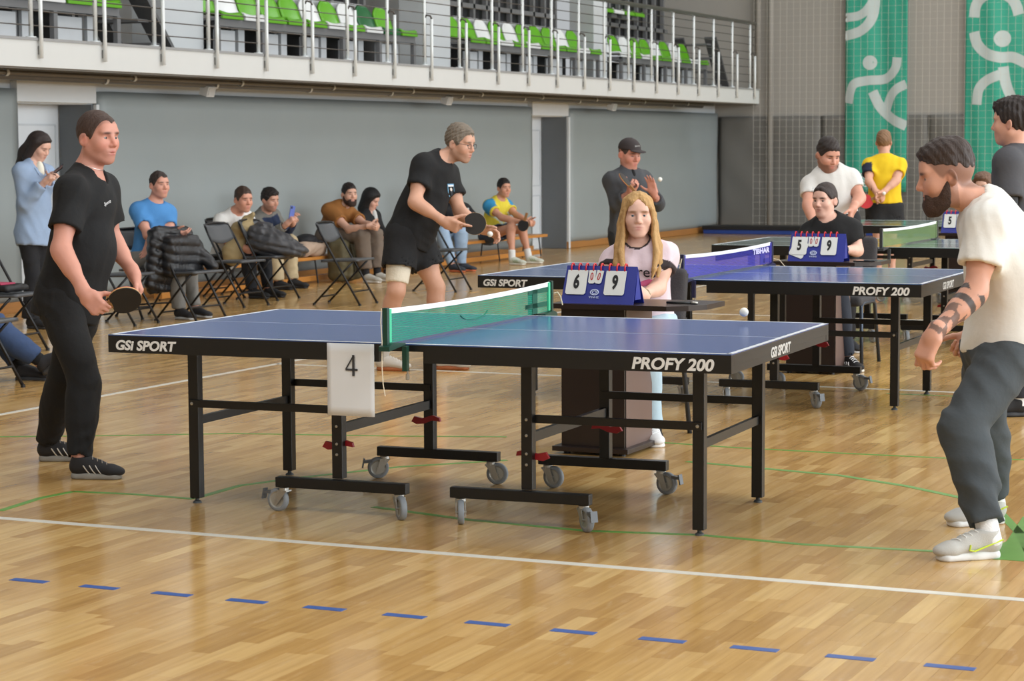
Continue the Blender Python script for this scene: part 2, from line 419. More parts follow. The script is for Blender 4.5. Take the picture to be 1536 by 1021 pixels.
def skin_colour(c, R, sc, skin, hair, stub=0.0, blush=0.25, brow=True, spots=True, lips=(168, 88, 82), marks=None, female=False, scalp=0.0):
    sk = A3(lin(skin)); hr = A3(lin(hair)); lp = A3(lin(lips)); rd = sk*A3((1.05, 0.66, 0.60))
    def fn(v):
        q = ((v-A3(c)) @ R.T)/sc; x, y, z = np.abs(q[:, 0]), q[:, 1], q[:, 2]
        col = np.tile(sk, (len(v), 1))
        def blend(mask, cc): col[:] = col*(1-mask[:, None])+cc*mask[:, None]
        g = lambda cx, cy, cz, rx, ry, rz: np.exp(-(((x-cx)/rx)**2+((y-cy)/ry)**2+((z-cz)/rz)**2))
        inh = (np.abs(q[:, 2]) < 0.16) & (np.abs(y) < 0.13) & (x < 0.1)
        blend(blush*inh*np.clip(g(0, 0.105, -0.03, 0.02, 0.025, 0.02)+0.8*g(0.042, 0.07, -0.035, 0.022, 0.03, 0.022)+0.9*g(0.08, -0.01, -0.012, 0.014, 0.03, 0.035), 0, 1), rd)
        if stub > 0:
            bz = np.interp(y, [-0.02, 0.0, 0.03, 0.055, 0.085, 0.12], [0.0, -0.02, -0.045, -0.052, -0.046, -0.046])
            m = np.clip((bz-z)/0.012, 0, 1)*(y > -0.03)*(z > -0.125)*inh; m *= 1-np.exp(-((x/0.021)**2+((z+0.069)/0.011)**2))*(y > 0.06)
            blend(stub*m, hr)
        if scalp > 0:
            zl = np.interp(y, HL_Y, HL_Z); blend(scalp*np.clip((z-zl)/0.012, 0, 1)*inh, hr)
        blend(0.85*(g(0, 0.092, -0.0625, 0.018, 0.022, 0.0050)+g(0, 0.09, -0.0755, 0.016, 0.022, 0.0055)).clip(0, 1)*(y > 0.06), lp)
        if brow: blend(0.85*np.clip(1.6*g(0.031, 0.086, 0.0205, 0.019, 0.025, 0.0052), 0, 1)*(y > 0.05), hr*0.9)
        if spots: blend(0.8*np.clip(1.5*g(0.0315, 0.08, 0.0, 0.011, 0.022, 0.0045), 0, 1)*(y > 0.05), A3((0.03, 0.022, 0.018)))
        if marks is not None: marks(v, col)
        return col
    return fn
def hair_short(S, c, R, sc, t=0.010, top=0.012, zoff=0.0, fade=0.4, recede=0.0, nz=0.0015, seed=1, hy=None, hz=None, zp=(-0.06, 0.03, 0.08), taper=0.022):
    """cap of short hair bounded by a hairline"""
    hy = HL_Y if hy is None else hy; hz = HL_Z if hz is None else hz
    rad = A3((0.074, 0.095, 0.089)); rs = np.random.RandomState(seed); ks = (rs.normal(size=(3, 3))*120).astype(np.float32); c0_, R0_ = F32(c, R.T)
    HB = SDF(); HB.ell((0, -0.014, 0.030), np.eye(3), rad); HB.ell((0, 0.068, 0.045), np.eye(3), (0.045, 0.022, 0.035), k=0.03); HB.ell((0, 0.026, -0.035), np.eye(3), (0.061, 0.062, 0.078), k=0.04)
    def fn(p):
        q = ((p-c0_) @ R0_)/sc
        zl = np.interp(q[:, 1], hy, hz)+zoff+recede*np.clip(np.abs(q[:, 0])/0.04, 0, 1)*np.clip((q[:, 1]-0.03)/0.03, 0, 1)+0.0022*np.sin(q[:, 0]*260+q[:, 1]*190)
        tt = t*np.interp(q[:, 2], zp, [fade, 0.55+0.45*fade, 1])+top*np.clip((q[:, 2]-0.07)/0.05, 0, 1); tt = tt*np.clip((q[:, 2]-zl)/taper, 0.04, 1)
        d = HB.ev(q)-tt-0.0012
        d = np.maximum(d, (zl-q[:, 2])*0.8)
        for k in ks: d = d+nz*np.sin(q @ k)
        return d*sc
    S.add(fn, A3(c)+R[2]*0.03*sc, 0.135*sc, 'u', 0.008)
def beard_prim(S, c, R, sc, t=0.008, length=0.0, seed=3):
    """beard as a tapered layer over the jaw, chin and upper lip"""
    rs = np.random.RandomState(seed); ks = (rs.normal(size=(3, 3))*150).astype(np.float32); T = SDF(); head_prims(T, (0, 0, 0), np.eye(3), 1.0, eyes=False); T.ops = [o for o in T.ops if abs(o[1][0]) < 0.07]
    T.ell((0, 0.064, -0.106-length/2), np.eye(3), (0.026, 0.019, 0.018+length/2), k=0.03); T.pack(); c0_, R0_ = F32(c, R.T)
    def fn(p):
        q = ((p-c0_) @ R0_)/sc; x, y, z = np.abs(q[:, 0]), q[:, 1], q[:, 2]
        zb = np.interp(y, [-0.02, 0.0, 0.02, 0.045, 0.065, 0.085, 0.12], [-0.004, -0.006, -0.030, -0.066, -0.068, -0.050, -0.050])
        m = np.clip((zb-z)/0.018, 0, 1)*np.clip((y+0.012)/0.016, 0, 1); mouth = np.exp(-((x/0.025)**2+((z+0.0700)/0.0135)**2))*(y > 0.06)
        tt = t*m*(1-0.6*np.clip((z+0.075)/0.02, 0, 1)*(y > 0.06))*(0.55+0.45*np.clip((-z-0.05)/0.05, 0, 1))*np.clip(1-1.6*mouth, 0, 1)
        d = T.ev(q)-tt
        for k in ks: d = d+0.0010*np.sin(q @ k)*m
        d = np.maximum(d, (z-zb)*0.8); d = np.maximum(d, (-0.002-y)*0.8); d = np.where((mouth > 0.35) | (tt < 0.0009), np.maximum(d, 0.002), d); d = np.maximum(d, (-0.132-length-z)*0.8)
        return d*sc
    S.add(fn, A3(c)+(R[1]*0.03-R[2]*0.07)*sc, 0.10*sc+length, 'u', 0.006)
def eyeballs(root, base, c, R, sc, iris=(70, 60, 50), look=None):
    m = mat('eye surface', (235, 230, 225), 0.15, var=0.0, attr='Col')
    for s in (-1, 1):
        cc = A3(c)+(s*0.0315*R[0]+0.0685*R[1]-0.001*R[2])*sc; r = 0.0137*sc; fw = unit(R[1] if look is None else look)
        b = MB(); b.lathe(cc-A3(base), [(r*math.sin(a), r*math.cos(a)) for a in np.linspace(0, math.pi, 18)], 18, fw)
        o = b.build('eye', m, root, True); n = len(o.data.vertices); co = np.zeros(n*3, np.float32); o.data.vertices.foreach_get('co', co)
        d = (co.reshape(-1, 3)-(cc-A3(base))) @ fw/r; a = np.arccos(np.clip(d, -1, 1))
        col = np.ones((n, 4), np.float32); col[:, :3] = np.where((a < 0.22)[:, None], 0.01, np.where((a < 0.50)[:, None], A3(lin(iris)), A3((0.34, 0.30, 0.28))))
        ca = o.data.color_attributes.new('Col', 'FLOAT_COLOR', 'POINT'); ca.data.foreach_set('color', col.ravel())
def shoe(root, base, ank, toe, sc=1.0, upper=(40, 40, 42), sole=(150, 145, 135), stripes=None, lace=(230, 230, 230), toe_up=0.0, vox=0.005, heel_lift=0.0, laces=True, solo=False):
    """sports shoe: sole, upper, laces and side stripes"""
    ank = A3(ank); f = unit(A3(toe)); fh = unit([f[0], f[1], 0]); f3 = unit(fh+UPV*toe_up); up = unit(UPV-f3*(UPV @ f3)); sd = np.cross(f3, up); R = np.array([sd, f3, up])
    o = ank-up*(0.085*sc)-f3*(0.055*sc)      # heel bottom
    Lp = lambda x, y, z: o+(sd*x+f3*y+up*z)*sc
    nm = 'shoe'
    S = SDF()
    S.econe(Lp(0, 0.055, 0.052), Lp(0, 0.20, 0.040), (0.038*sc, 0.036*sc), (0.040*sc, 0.026*sc), sd, k=0.03)
    S.ell(Lp(0, 0.222, 0.034), R, A3((0.043, 0.048, 0.026))*sc, k=0.03); S.cone(Lp(0, 0.05, 0.06), Lp(0, 0.06, 0.098), 0.038*sc, 0.040*sc, k=0.03, flat=True)
    S.cone(Lp(0, 0.075, 0.075), Lp(0, 0.145, 0.062), 0.034*sc, 0.026*sc, k=0.03)
    S.plane(Lp(0, 0, 0.018), -up)
    S.cone(Lp(0, 0.055, 0.09), Lp(0, 0.06, 0.13), 0.031*sc, 0.036*sc, 's', 0.004)
    um = mat('shoe upper %s' % (tuple(upper),), upper, 0.75, bump=0.25, bscale=300)
    so = S.mesh(nm, vox, base, um, root)
    T = SDF(); T.econe(Lp(0, 0.045, 0.012), Lp(0, 0.11, 0.010), (0.038*sc, 0.03*sc), (0.036*sc, 0.03*sc), sd, k=0.03); T.econe(Lp(0, 0.11, 0.010), Lp(0, 0.225, 0.010), (0.036*sc, 0.03*sc), (0.046*sc, 0.03*sc), sd, k=0.03)
    T.plane(Lp(0, 0, 0.030), up); T.plane(Lp(0, 0, 0.0), -up)
    T.mesh('sole', vox, base, mat('shoe sole %s' % (tuple(sole),), sole, 0.6, var=0.06), so)
    if stripes:
        for s in (-1, 1):
            for k in range(3):
                pts = [S.trace(Lp(s*0.12, 0.112-0.026*t+0.028*k, 0.026+0.040*t), -sd*s)-A3(base)+sd*s*0.0008 for t in (0, 0.33, 0.67, 1)]
                MB().tube(pts, 0.0068*sc, 8, ry=0.0022).build('stripe', mat('shoe stripe %s' % (tuple(stripes),), stripes, 0.6, var=0.03), so)
    if laces:
        for k in range(4):
            y = 0.118+0.022*k; pts = []
            for x in (-0.022, -0.008, 0.008, 0.022):
                pts.append(S.trace(Lp(x*(1 if k % 2 else 1), y+0.008*(x/0.022), 0.16), -up)-A3(base)+up*0.0015)
            MB().tube(pts, 0.0024, 5).build('lace', mat('shoe lace %s' % (tuple(lace),), lace, 0.8), so)
    return so
def limb(S, a, b, r0, r1, bulge=0.0, at=0.35, off=(0, 0, 0), k=0.03):
    a, b = A3(a), A3(b); S.cone(a, b, r0, r1, k=k)
    if bulge: c = a+(b-a)*at+A3(off); S.cone(c-(b-a)*0.12, c+(b-a)*0.14, bulge, bulge*0.88, k=0.03)
def person(label, D, J, fwd=None, face=(1, 0, 0), face_up=None, sc=1.0, hsc=None, wid=1.0, belly=1.0, skin=(205, 160, 138), hair=(60, 45, 38),
           hairstyle='short', hair_kw=None, stub=0.0, beard=None, shirt=None, legs=None, shoes=None, toes=None, hands=None, vox=0.011, hvox=0.005,
           fem=0.0, jaw=1.0, limb_s=1.0, marks=None, detail=False, iris=(80, 65, 50), seed=0, bust=0.0, blush=0.25, scalp=0.0, group=None, waist=None, look=None, nose=1.0, foot=True, brow=True, hair_col=None, lips=(168, 88, 82), chest_f=(1, 0, 0), hip_f=None, sh_drop=0.086, sh_fwd=0.0, lift='', fine_extra=None):
    j = {k: P(v[0], v[1], D+v[2]) for k, v in J.items()}
    hsc = (hsc or 1.0)*sc; ls = limb_s*sc
    if 'pel' in j:
        uv = unit(j['neck']-j['pel']); cfv = V(*chest_f); hfv = V(*(hip_f or chest_f)); tv_ = unit(cfv-uv*(cfv @ uv)); rr_ = np.cross(tv_, uv); h2 = unit(hfv-uv*(hfv @ uv)); rh_ = np.cross(h2, uv)
        for s, q in (('R', 1), ('L', -1)):
            if 'sh'+s not in j: j['sh'+s] = j['neck']-uv*sh_drop*sc+rr_*q*0.162*sc*wid**0.6+tv_*sh_fwd*sc
            if 'hip'+s not in j: j['hip'+s] = j['pel']+rh_*q*0.088*sc*wid**0.5
    for s in 'LR':
        if s not in lift: j['ank'+s] = j['ank'+s]+UPV*(0.085*sc*(shoes or {}).get('sc', 1.0)-j['ank'+s][2])
    pel = (j['hipL']+j['hipR'])/2; neck = j['neck']; chestup = unit(neck-pel)
    rh = unit(j['hipR']-j['hipL']); rc = unit(j['shR']-j['shL'])
    W = j.get('waist', pel+(neck-pel)*0.45)
    upc = unit(neck-W); upp = unit(W-pel)
    fc = unit(np.cross(upc, rc)); fp = unit(np.cross(upp, rh)); rc2 = np.cross(fc, upc); rp2 = np.cross(fp, upp)
    RC = np.array([rc2, fc, upc]); RP = np.array([rp2, fp, upp]); RM = np.array([unit(rc2+rp2), unit(fc+fp), unit(upc+upp)])
    base = A3((pel[0], pel[1], 0.0)); fz = min(j['ankL'][2], j['ankR'][2])-0.085*sc
    root = empty('person', base); tag(root, label, 'person', group)
    chest = W+(neck-W)*0.52
    def torso(S, g, k=0.06, shoulder=True):
        S.ell(pel+upp*0.02*sc, RP, A3((0.160*wid, 0.112*wid, 0.125))*sc+g, k=k)
        S.ell(W-upp*0.02*sc+RM[1]*0.012*belly*sc, RM, A3((0.142*wid, 0.104*belly, 0.165))*sc+g, k=k)
        S.ell(chest+fc*0.008*sc, RC, A3((0.163*wid, 0.112*wid, 0.175))*sc+g, k=k)
        if bust:
            for s in (-1, 1): S.ell(chest+fc*0.085*sc+rc2*s*0.075*sc+upc*0.0, RC, A3((0.068, 0.055*bust, 0.068))*sc+g, k=0.04)
        if shoulder:
            for s in ('L', 'R'):
                S.cone(neck-upc*0.050*sc, j['sh'+s], 0.052*sc+g, 0.047*ls+g, k=k)
                S.cone(neck+upc*0.012*sc-fc*0.012*sc, j['sh'+s]+upc*0.004, 0.036*sc+g*0.5, 0.036*ls+g, k=k*0.8)
    # body
    S = SDF(); torso(S, -0.004)
    hd = j['head']; fw = unit(V(*face)); fu = A3(V(*face_up)) if face_up is not None else UPV; ux = unit(np.cross(fw, fu)); uz = np.cross(ux, fw); HR = np.array([ux, fw, uz])
    nb = hd-uz*0.055*hsc-fw*0.022*hsc
    S.cone(neck-upc*0.03*sc, nb, (0.064-0.012*fem)*sc, (0.056-0.010*fem)*hsc, k=0.03)
    head_prims(S, hd, HR, hsc, fem, jaw, nose, eyes=hvox < 0.0045)
    fine = [(hd-0.15*hsc, hd+0.15*hsc, hvox)]
    for s in ('L', 'R'):
        sh, el, wr = j['sh'+s], j['el'+s], j['wr'+s]
        limb(S, sh, el, 0.053*ls, 0.041*ls, 0.050*ls, 0.42); S.ell(sh, RC, A3((0.052, 0.054, 0.060))*ls, k=0.04)
        limb(S, el, wr, 0.041*ls, 0.028*ls, 0.043*ls, 0.26)
        hip, kn, an = j['hip'+s], j['knee'+s], j['ank'+s]
        limb(S, hip-unit(hip-kn)*0.02, kn, 0.082*ls*wid**.5, 0.056*ls, 0.079*ls*wid**.5, 0.35, k=0.05)
        bk = -unit(np.cross(rh, an-kn)); bk = bk if bk @ fp < 0 else -bk
        limb(S, kn, an, 0.053*ls, 0.037*ls, 0.053*ls, 0.28, bk*0.018*ls); S.ell(kn-bk*0.012*ls, RP, A3((0.042, 0.036, 0.05))*ls, k=0.03)
        if foot:
            tv = unit(A3(toes[s]) if toes else fp); S.cone(an-UPV*0.03*sc, an-UPV*0.045*sc+tv*0.12*sc, 0.036*sc, 0.028*sc, k=0.03)
    H = {}
    for s in ('L', 'R'):
        hk = dict((hands or {}).get(s, {})); d = hk.pop('d', None); t = hk.pop('t', None)
        d = unit(j['wr'+s]-j['el'+s]) if d is None else unit(V(*d)); t = fc if t is None else V(*t)
        H[s] = hand(S, j['wr'+s], d, t, s == 'R', sc=hk.pop('sc', ls), **hk)
        m = j['wr'+s]+d*0.09; fine.append((m-0.115, m+0.115, min(vox, 0.0036 if detail else 0.0066)))
    if fine_extra: fine += fine_extra(j)
    cf = skin_colour(hd, HR, hsc, skin, hair, stub, blush, brow, not detail, lips, marks, scalp=scalp)
    sm = mat('skin', (205, 160, 138), 0.48, var=0.07, vscale=25, bump=0.06, bscale=220, attr='Col', spec=0.4)
    S.mesh('body', vox*1.15, base, sm, root, fine, cf)
    if detail: eyeballs(root, base, hd, HR, hsc, iris, None if look is None else V(*look))
    out = dict(root=root, base=base, j=j, HR=HR, hsc=hsc, hd=hd, RC=RC, RP=RP, H=H, fc=fc, upc=upc, body=S, neck=neck, chest=chest, pel=pel, upp=upp, W=W)
    # hair
    hm = mat('hair %s' % (tuple(hair_col or hair),), hair_col or hair, 0.62, var=0.30, vscale=45, bump=0.5, bscale=160, stretch=(1, 1, 0.35))
    if hairstyle:
        Hs = SDF(); hair_short(Hs, hd, HR, hsc, seed=seed+5, **(hair_kw or {}))
        if callable(hairstyle): hairstyle(Hs, hd, HR, hsc, out)
        Hs.mesh('hair', max(0.0035, hvox), base, hm, root)
    if beard:
        Bs = SDF(); beard_prim(Bs, hd, HR, hsc, **beard.get('kw', {})); Bs.mesh('beard', max(0.0035, hvox*0.9), base, mat('beard %s' % (tuple(beard['rgb']),), beard['rgb'], 0.8, var=0.3, vscale=60, bump=0.6, bscale=200), root)
    # trousers or shorts
    if legs:
        g = legs.get('loose', 0.014); e = legs.get('end', 0.97); T = SDF(); wl = legs.get('rise', 0.06); fl = legs.get('flare', 0.0)
        T.ell(pel+upp*0.01*sc, RP, A3((0.162*wid, 0.116*wid, 0.135))*sc+g, k=0.05)
        T.ell(W-upp*0.04*sc+RM[1]*0.012*belly*sc, RM, A3((0.142*wid, 0.104*belly, 0.155))*sc+g*0.8, k=0.05)
        T.plane(pel+upp*wl*sc, upp)
        for s in ('L', 'R'):
            hip, kn, an = j['hip'+s], j['knee'+s], j['ank'+s]
            if e < 1e-6 or legs['kind'] == 'shorts':
                end = hip+(kn-hip)*e
                T.econe(hip-unit(hip-kn)*0.03, end, ((0.090*wid**.5)*ls+g, 0.092*ls+g), ((0.082+fl)*ls*wid**.5+g*1.3, (0.082+fl)*ls+g*1.3), rp2, k=0.05, flat=True)
            else:
                T.cone(hip-unit(hip-kn)*0.02, kn, 0.086*ls*wid**.5+g, 0.060*ls+g, k=0.05)
                end = kn+(an-kn)*e; r_e = legs.get('cuff', 0.050)*ls+g*0.6
                T.cone(kn, end, 0.060*ls+g, r_e, k=0.03, flat=True)
                bk = -unit(np.cross(rh, an-kn)); bk = bk if bk @ fp < 0 else -bk
                T.cone(kn+(an-kn)*0.2+bk*0.016*ls, kn+(an-kn)*0.5+bk*0.012*ls, 0.055*ls+g, 0.05*ls+g, k=0.04)
        for s in ('L', 'R'):
            hip, kn, an = j['hip'+s], j['knee'+s], j['ank'+s]
            if legs['kind'] == 'shorts':
                d = unit(kn-hip); end = hip+(kn-hip)*e
                T.cone(end-d*0.035, end+d*0.03, (0.074+fl*.8)*ls+g, (0.08+fl*.9)*ls+g, 's', 0.004)
            else:
                d = unit(an-kn); end = kn+(an-kn)*e; T.cone(end-d*0.02, end+d*0.03, legs.get('cuff', 0.050)*ls*0.74, legs.get('cuff', 0.050)*ls*0.80, 's', 0.003)
        T.disp = folds(legs.get('amp', 0.007), seed+11, (15., 15., 17.))
        out['legs'] = T
        out['legs_o'] = T.mesh('shorts' if legs['kind'] == 'shorts' else legs.get('name', 'trousers'), legs.get('vox', vox), base, mat('cloth %s' % (tuple(legs['rgb']),), legs['rgb'], 0.85, var=0.10, vscale=9, bump=0.25, bscale=35), root)
    # shirt
    if shirt:
        g = shirt.get('loose', 0.012); sl = shirt.get('sleeve', 0.55); T = SDF(); hem = shirt.get('hem', 0.10)
        torso(T, g*0.75)
        hw = shirt.get('hw', 1.0)
        T.econe(W+upp*0.02, pel-upp*(hem+0.03)*sc, (0.140*wid*sc+g, 0.100*belly*sc+g), ((0.158*wid*sc+g)*hw, (0.115*max(wid, belly)*sc+g)*hw), rp2, k=0.06)
        T.plane(pel-upp*hem*sc, -upp, 0.006)
        for s in ('L', 'R'):
            sh, el, wr = j['sh'+s], j['el'+s], j['wr'+s]; q = 0.053*ls+g
            T.ell(sh, RC, A3((0.050, 0.052, 0.058))*ls+g*0.8, k=0.04)
            if sl <= 1.0:
                end = sh+(el-sh)*sl; T.cone(sh, end, q, 0.055*ls+g*1.5, k=0.045, flat=True)
            else:
                end = el+(wr-el)*(sl-1.0); T.cone(sh, el, q, 0.048*ls+g, k=0.04); T.cone(el, end, 0.048*ls+g, (0.036 if sl > 1.6 else 0.044)*ls+g, k=0.03, flat=True)
        for s in ('L', 'R'):
            sh, el, wr = j['sh'+s], j['el'+s], j['wr'+s]
            a, b = (sh, el) if sl <= 1.0 else (el, wr); fr = sl if sl <= 1.0 else sl-1.0; end = a+(b-a)*fr; d = unit(b-a); ri = (0.050 if sl <= 1.0 else 0.036)*ls+g*0.5
            T.cone(end-d*0.022, end+d*0.03, ri*0.86, ri*1.0, 's', 0.003)
        nk = shirt.get('neck', 0.072); nd = shirt.get('neck_drop', 0.0)
        nv = unit(hd-neck); T.ell(neck+nv*0.035*sc+fc*(0.018+nd*0.35)*sc-upc*nd*0.5*sc, RC, A3((nk, nk+nd*0.3, 0.050+nd))*sc, 's', 0.006)
        if shirt.get('edit'): shirt['edit'](T, out)
        T.disp = folds(shirt.get('amp', 0.006), seed+21, shirt.get('fr', (16., 16., 11.)))
        out['shirt'] = T
        cfn = shirt.get('colour')
        out['shirt_o'] = T.mesh(shirt.get('name', 't_shirt'), shirt.get('vox', vox), base, mat('cloth %s%s' % (tuple(shirt['rgb']), seed if cfn else ''), shirt['rgb'], 0.85, var=0.07, vscale=8, bump=0.2, bscale=35, attr='Col' if cfn else None), root, (), cfn(out) if cfn else None)
    if shoes:
        for s in ('L', 'R'):
            an = j['ank'+s]; shoe(root, base, an, toes[s] if toes else fp, sc*shoes.get('sc', 1.0), **{k: v for k, v in shoes.items() if k not in ('sc', 'sock', 'sock_h')})
            if shoes.get('sock'): pass
    return out
def sock(out, s, rgb, h=0.14, r=0.045, r2=0.05, lo=-0.02, sc=1.0):
    j = out['j']; an, kn = j['ank'+s], j['knee'+s]; d = unit(kn-an); T = SDF(); T.cone(an+d*lo, an+d*h, r*sc, r2*sc, flat=True); T.disp = folds(0.002, 5)
    return T.mesh('sock', 0.006, out['base'], mat('sock %s' % (tuple(rgb),), rgb, 0.9, bump=0.3, bscale=200), out['root'])
def surf_patch(out, which, o, d, ax, ay, poly, rgb, name='emblem', lift=0.003, parent=None, n=1):
    """flat print that follows the cloth: outline polygon projected along d onto the garment"""
    T = out[which]; ax, ay = unit(ax), unit(ay); pts = []
    for x, y in poly:
        for f in (1.0, 0.8, 0.6, 0.4, 0.2, 0.0):
            q = T.trace(A3(o)+(ax*x+ay*y)*f-unit(d)*0.25, d)
            if np.linalg.norm(q-A3(o)) < 0.5: break
        pts.append((q if np.linalg.norm(q-A3(o)) < 0.5 else A3(o))-unit(d)*lift)
    c = np.mean(pts, 0); b = out['base']; bm = bmesh.new(); vs = [bm.verts.new(p-b) for p in pts]; cv = bm.verts.new(c-b)
    for i in range(len(vs)): bm.faces.new((vs[i], vs[(i+1) % len(vs)], cv))
    me = bpy.data.meshes.new(name); bm.to_mesh(me); bm.free()
    o = link(name, me, mat('print %s' % (tuple(rgb),), rgb, 0.8, var=0.03), parent or out[which+'_o']); md = o.modifiers.new('thickness', 'SOLIDIFY'); md.thickness = 0.002; md.offset = 0
    return o
def surf_text(out, which, o, d, ax, ay, body, size, rgb, lift=0.004, shear=0.0, name='lettering'):
    T = out[which]; p = T.trace(A3(o)-unit(d)*0.25, d); n = T.normal(p, 0.02); ax = unit(A3(ax)-n*(A3(ax) @ n)); p = p+n*lift-out['base']
    return text(name, body, size, mat('print %s' % (tuple(rgb),), rgb, 0.8, var=0.03), p, ax, np.cross(n, ax), out[which+'_o'], shear=shear)
# ---------------------------------------------------------------- the hall
XW, YE, XB, ZB = -8.75, 29.66, -7.33, 2.46
def wood_mat(name, use_attr):
    m = bpy.data.materials.new(name); m.use_nodes = True; nt = m.node_tree; L = nt.links; b = nt.nodes['Principled BSDF']
    tc = node(nt, 'ShaderNodeTexCoord'); geo = node(nt, 'ShaderNodeNewGeometry')
    if use_attr == 'object': rnd = node(nt, 'ShaderNodeObjectInfo').outputs['Random']
    elif use_attr == 'attr': rnd = node(nt, 'ShaderNodeAttribute', attribute_name='rnd').outputs['Fac']
    else:
        mp0 = node(nt, 'ShaderNodeMapping'); mp0.inputs['Rotation'].default_value = (0, 0, math.radians(90)); L.new(geo.outputs['Position'], mp0.inputs[0])
        bk = node(nt, 'ShaderNodeTexBrick'); bk.inputs['Color1'].default_value = (0, 0, 0, 1); bk.inputs['Color2'].default_value = (1, 1, 1, 1); bk.inputs['Mortar'].default_value = (0.4, 0.4, 0.4, 1)
        bk.inputs['Scale'].default_value = 1.0; bk.inputs['Brick Width'].default_value = 0.42; bk.inputs['Row Height'].default_value = 0.07; bk.inputs['Mortar Size'].default_value = 0.0006
        L.new(mp0.outputs[0], bk.inputs[0]); rnd = bk.outputs['Color']
    ramp = node(nt, 'ShaderNodeValToRGB'); cr = ramp.color_ramp
    cr.elements[0].color = (*lin((186, 146, 88)), 1); cr.elements[1].color = (*lin((220, 184, 122)), 1)
    for pos, c in ((0.25, (194, 153, 92)), (0.5, (204, 164, 102)), (0.8, (210, 172, 112))):
        e = cr.elements.new(pos); e.color = (*lin(c), 1)
    L.new(rnd, ramp.inputs[0])
    mp = node(nt, 'ShaderNodeMapping'); mp.inputs['Scale'].default_value = (40, 2.2, 1); L.new(geo.outputs['Position'], mp.inputs[0])
    g = node(nt, 'ShaderNodeTexNoise'); g.inputs['Scale'].default_value = 1.0; g.inputs['Detail'].default_value = 6; L.new(mp.outputs[0], g.inputs[0])
    mx = node(nt, 'ShaderNodeMix', data_type='RGBA', blend_type='MULTIPLY'); mx.inputs[0].default_value = 0.4
    gr = node(nt, 'ShaderNodeValToRGB'); gr.color_ramp.elements[0].position = 0.3; gr.color_ramp.elements[0].color = (0.55, 0.45, 0.36, 1); gr.color_ramp.elements[1].position = 0.62; gr.color_ramp.elements[1].color = (1, 1, 1, 1)
    L.new(g.outputs[0], gr.inputs[0]); L.new(ramp.outputs[0], mx.inputs[6]); L.new(gr.outputs[0], mx.inputs[7])
    # pale scuffs and wear
    mp2 = node(nt, 'ShaderNodeMapping'); mp2.inputs['Scale'].default_value = (9, 2.5, 1); mp2.inputs['Rotation'].default_value = (0, 0, 0.7); L.new(geo.outputs['Position'], mp2.inputs[0])
    s = node(nt, 'ShaderNodeTexNoise'); s.inputs['Scale'].default_value = 2.2; s.inputs['Detail'].default_value = 8; s.inputs['Roughness'].default_value = 0.7; L.new(mp2.outputs[0], s.inputs[0])
    sr = node(nt, 'ShaderNodeValToRGB'); sr.color_ramp.elements[0].position = 0.56; sr.color_ramp.elements[0].color = (0, 0, 0, 1); sr.color_ramp.elements[1].position = 0.74; sr.color_ramp.elements[1].color = (0.55, 0.55, 0.55, 1); L.new(s.outputs[0], sr.inputs[0])
    m2 = node(nt, 'ShaderNodeMix', data_type='RGBA'); m2.inputs[7].default_value = (*lin((208, 178, 136)), 1); L.new(sr.outputs[0], m2.inputs[0]); L.new(mx.outputs[2], m2.inputs[6])
    L.new(m2.outputs[2], b.inputs['Base Color'])
    rr = node(nt, 'ShaderNodeMapRange'); rr.inputs[3].default_value = 0.09; rr.inputs[4].default_value = 0.24; L.new(s.outputs[0], rr.inputs[0]); L.new(rr.outputs[0], b.inputs['Roughness'])
    b.inputs['Specular IOR Level'].default_value = 0.55
    bp = node(nt, 'ShaderNodeBump'); bp.inputs['Strength'].default_value = 0.05; bp.inputs['Distance'].default_value = 0.004; L.new(g.outputs[0], bp.inputs['Height']); L.new(bp.outputs[0], b.inputs['Normal'])
    return m
fl = MB().box((-0.5, 7.8, -0.103), (9.5, 22.0, 0.10)).build('floor', wood_mat('parquet far', 'brick')); tag(fl, kind='structure')
# parquet strips of the near floor: the nearest 300 one by one, the rest joined
PW, PT = 0.07, 0.004
rs = np.random.RandomState(3); field = []
for i in range(int((5.0+9.0)/PW)):
    x = -9.0+PW*(i+0.5); y = -3.6+rs.rand()*0.42
    while y < 13.0:
        l = (0.36, 0.42, 0.48)[rs.randint(3)]
        field.append((x, y+l/2, l)); y += l
vis = []
for n, (x, y, l) in enumerate(field):
    d = np.array([x, y, 0])-CAM; z = d @ CF; u = 768+FPX*(d @ CR)/z; v = 510.5-FPX*(d @ CU)/z
    if z > 1 and -60 < u < 1600 and v < 1060: vis.append((z, n))
vis.sort(); near = set(n for z, n in vis[:300])
pm = wood_mat('parquet strip', 'object'); protos = {}
for n in sorted(near):
    x, y, l = field[n]
    if l not in protos:
        o = MB().box((0, 0, -PT/2), (PW/2-0.0004, l/2-0.0004, PT/2)).build('plank', pm, fl); protos[l] = o
    else:
        o = protos[l].copy(); COL.objects.link(o)
    o.location = (x, y, 0)
V0 = []; F0 = []; RN = []
for n, (x, y, l) in enumerate(field):
    if n in near or not (-9 < x < 5): continue
    a, b = PW/2-0.0004, l/2-0.0004; k = len(V0)
    V0 += [(x-a, y-b, 0), (x+a, y-b, 0), (x+a, y+b, 0), (x-a, y+b, 0), (x-a, y-b, -PT), (x+a, y-b, -PT), (x+a, y+b, -PT), (x-a, y+b, -PT)]
    F0 += [(k, k+1, k+2, k+3), (k, k+4, k+5, k+1), (k+1, k+5, k+6, k+2), (k+2, k+6, k+7, k+3), (k+3, k+7, k+4, k)]; RN += [rs.rand()]*8
me = bpy.data.meshes.new('plank_field'); me.from_pydata(V0, [], F0); a = me.attributes.new('rnd', 'FLOAT', 'POINT'); a.data.foreach_set('value', np.array(RN, np.float32))
tag(link('plank_field', me, wood_mat('parquet field', 'attr'), fl), kind='stuff')
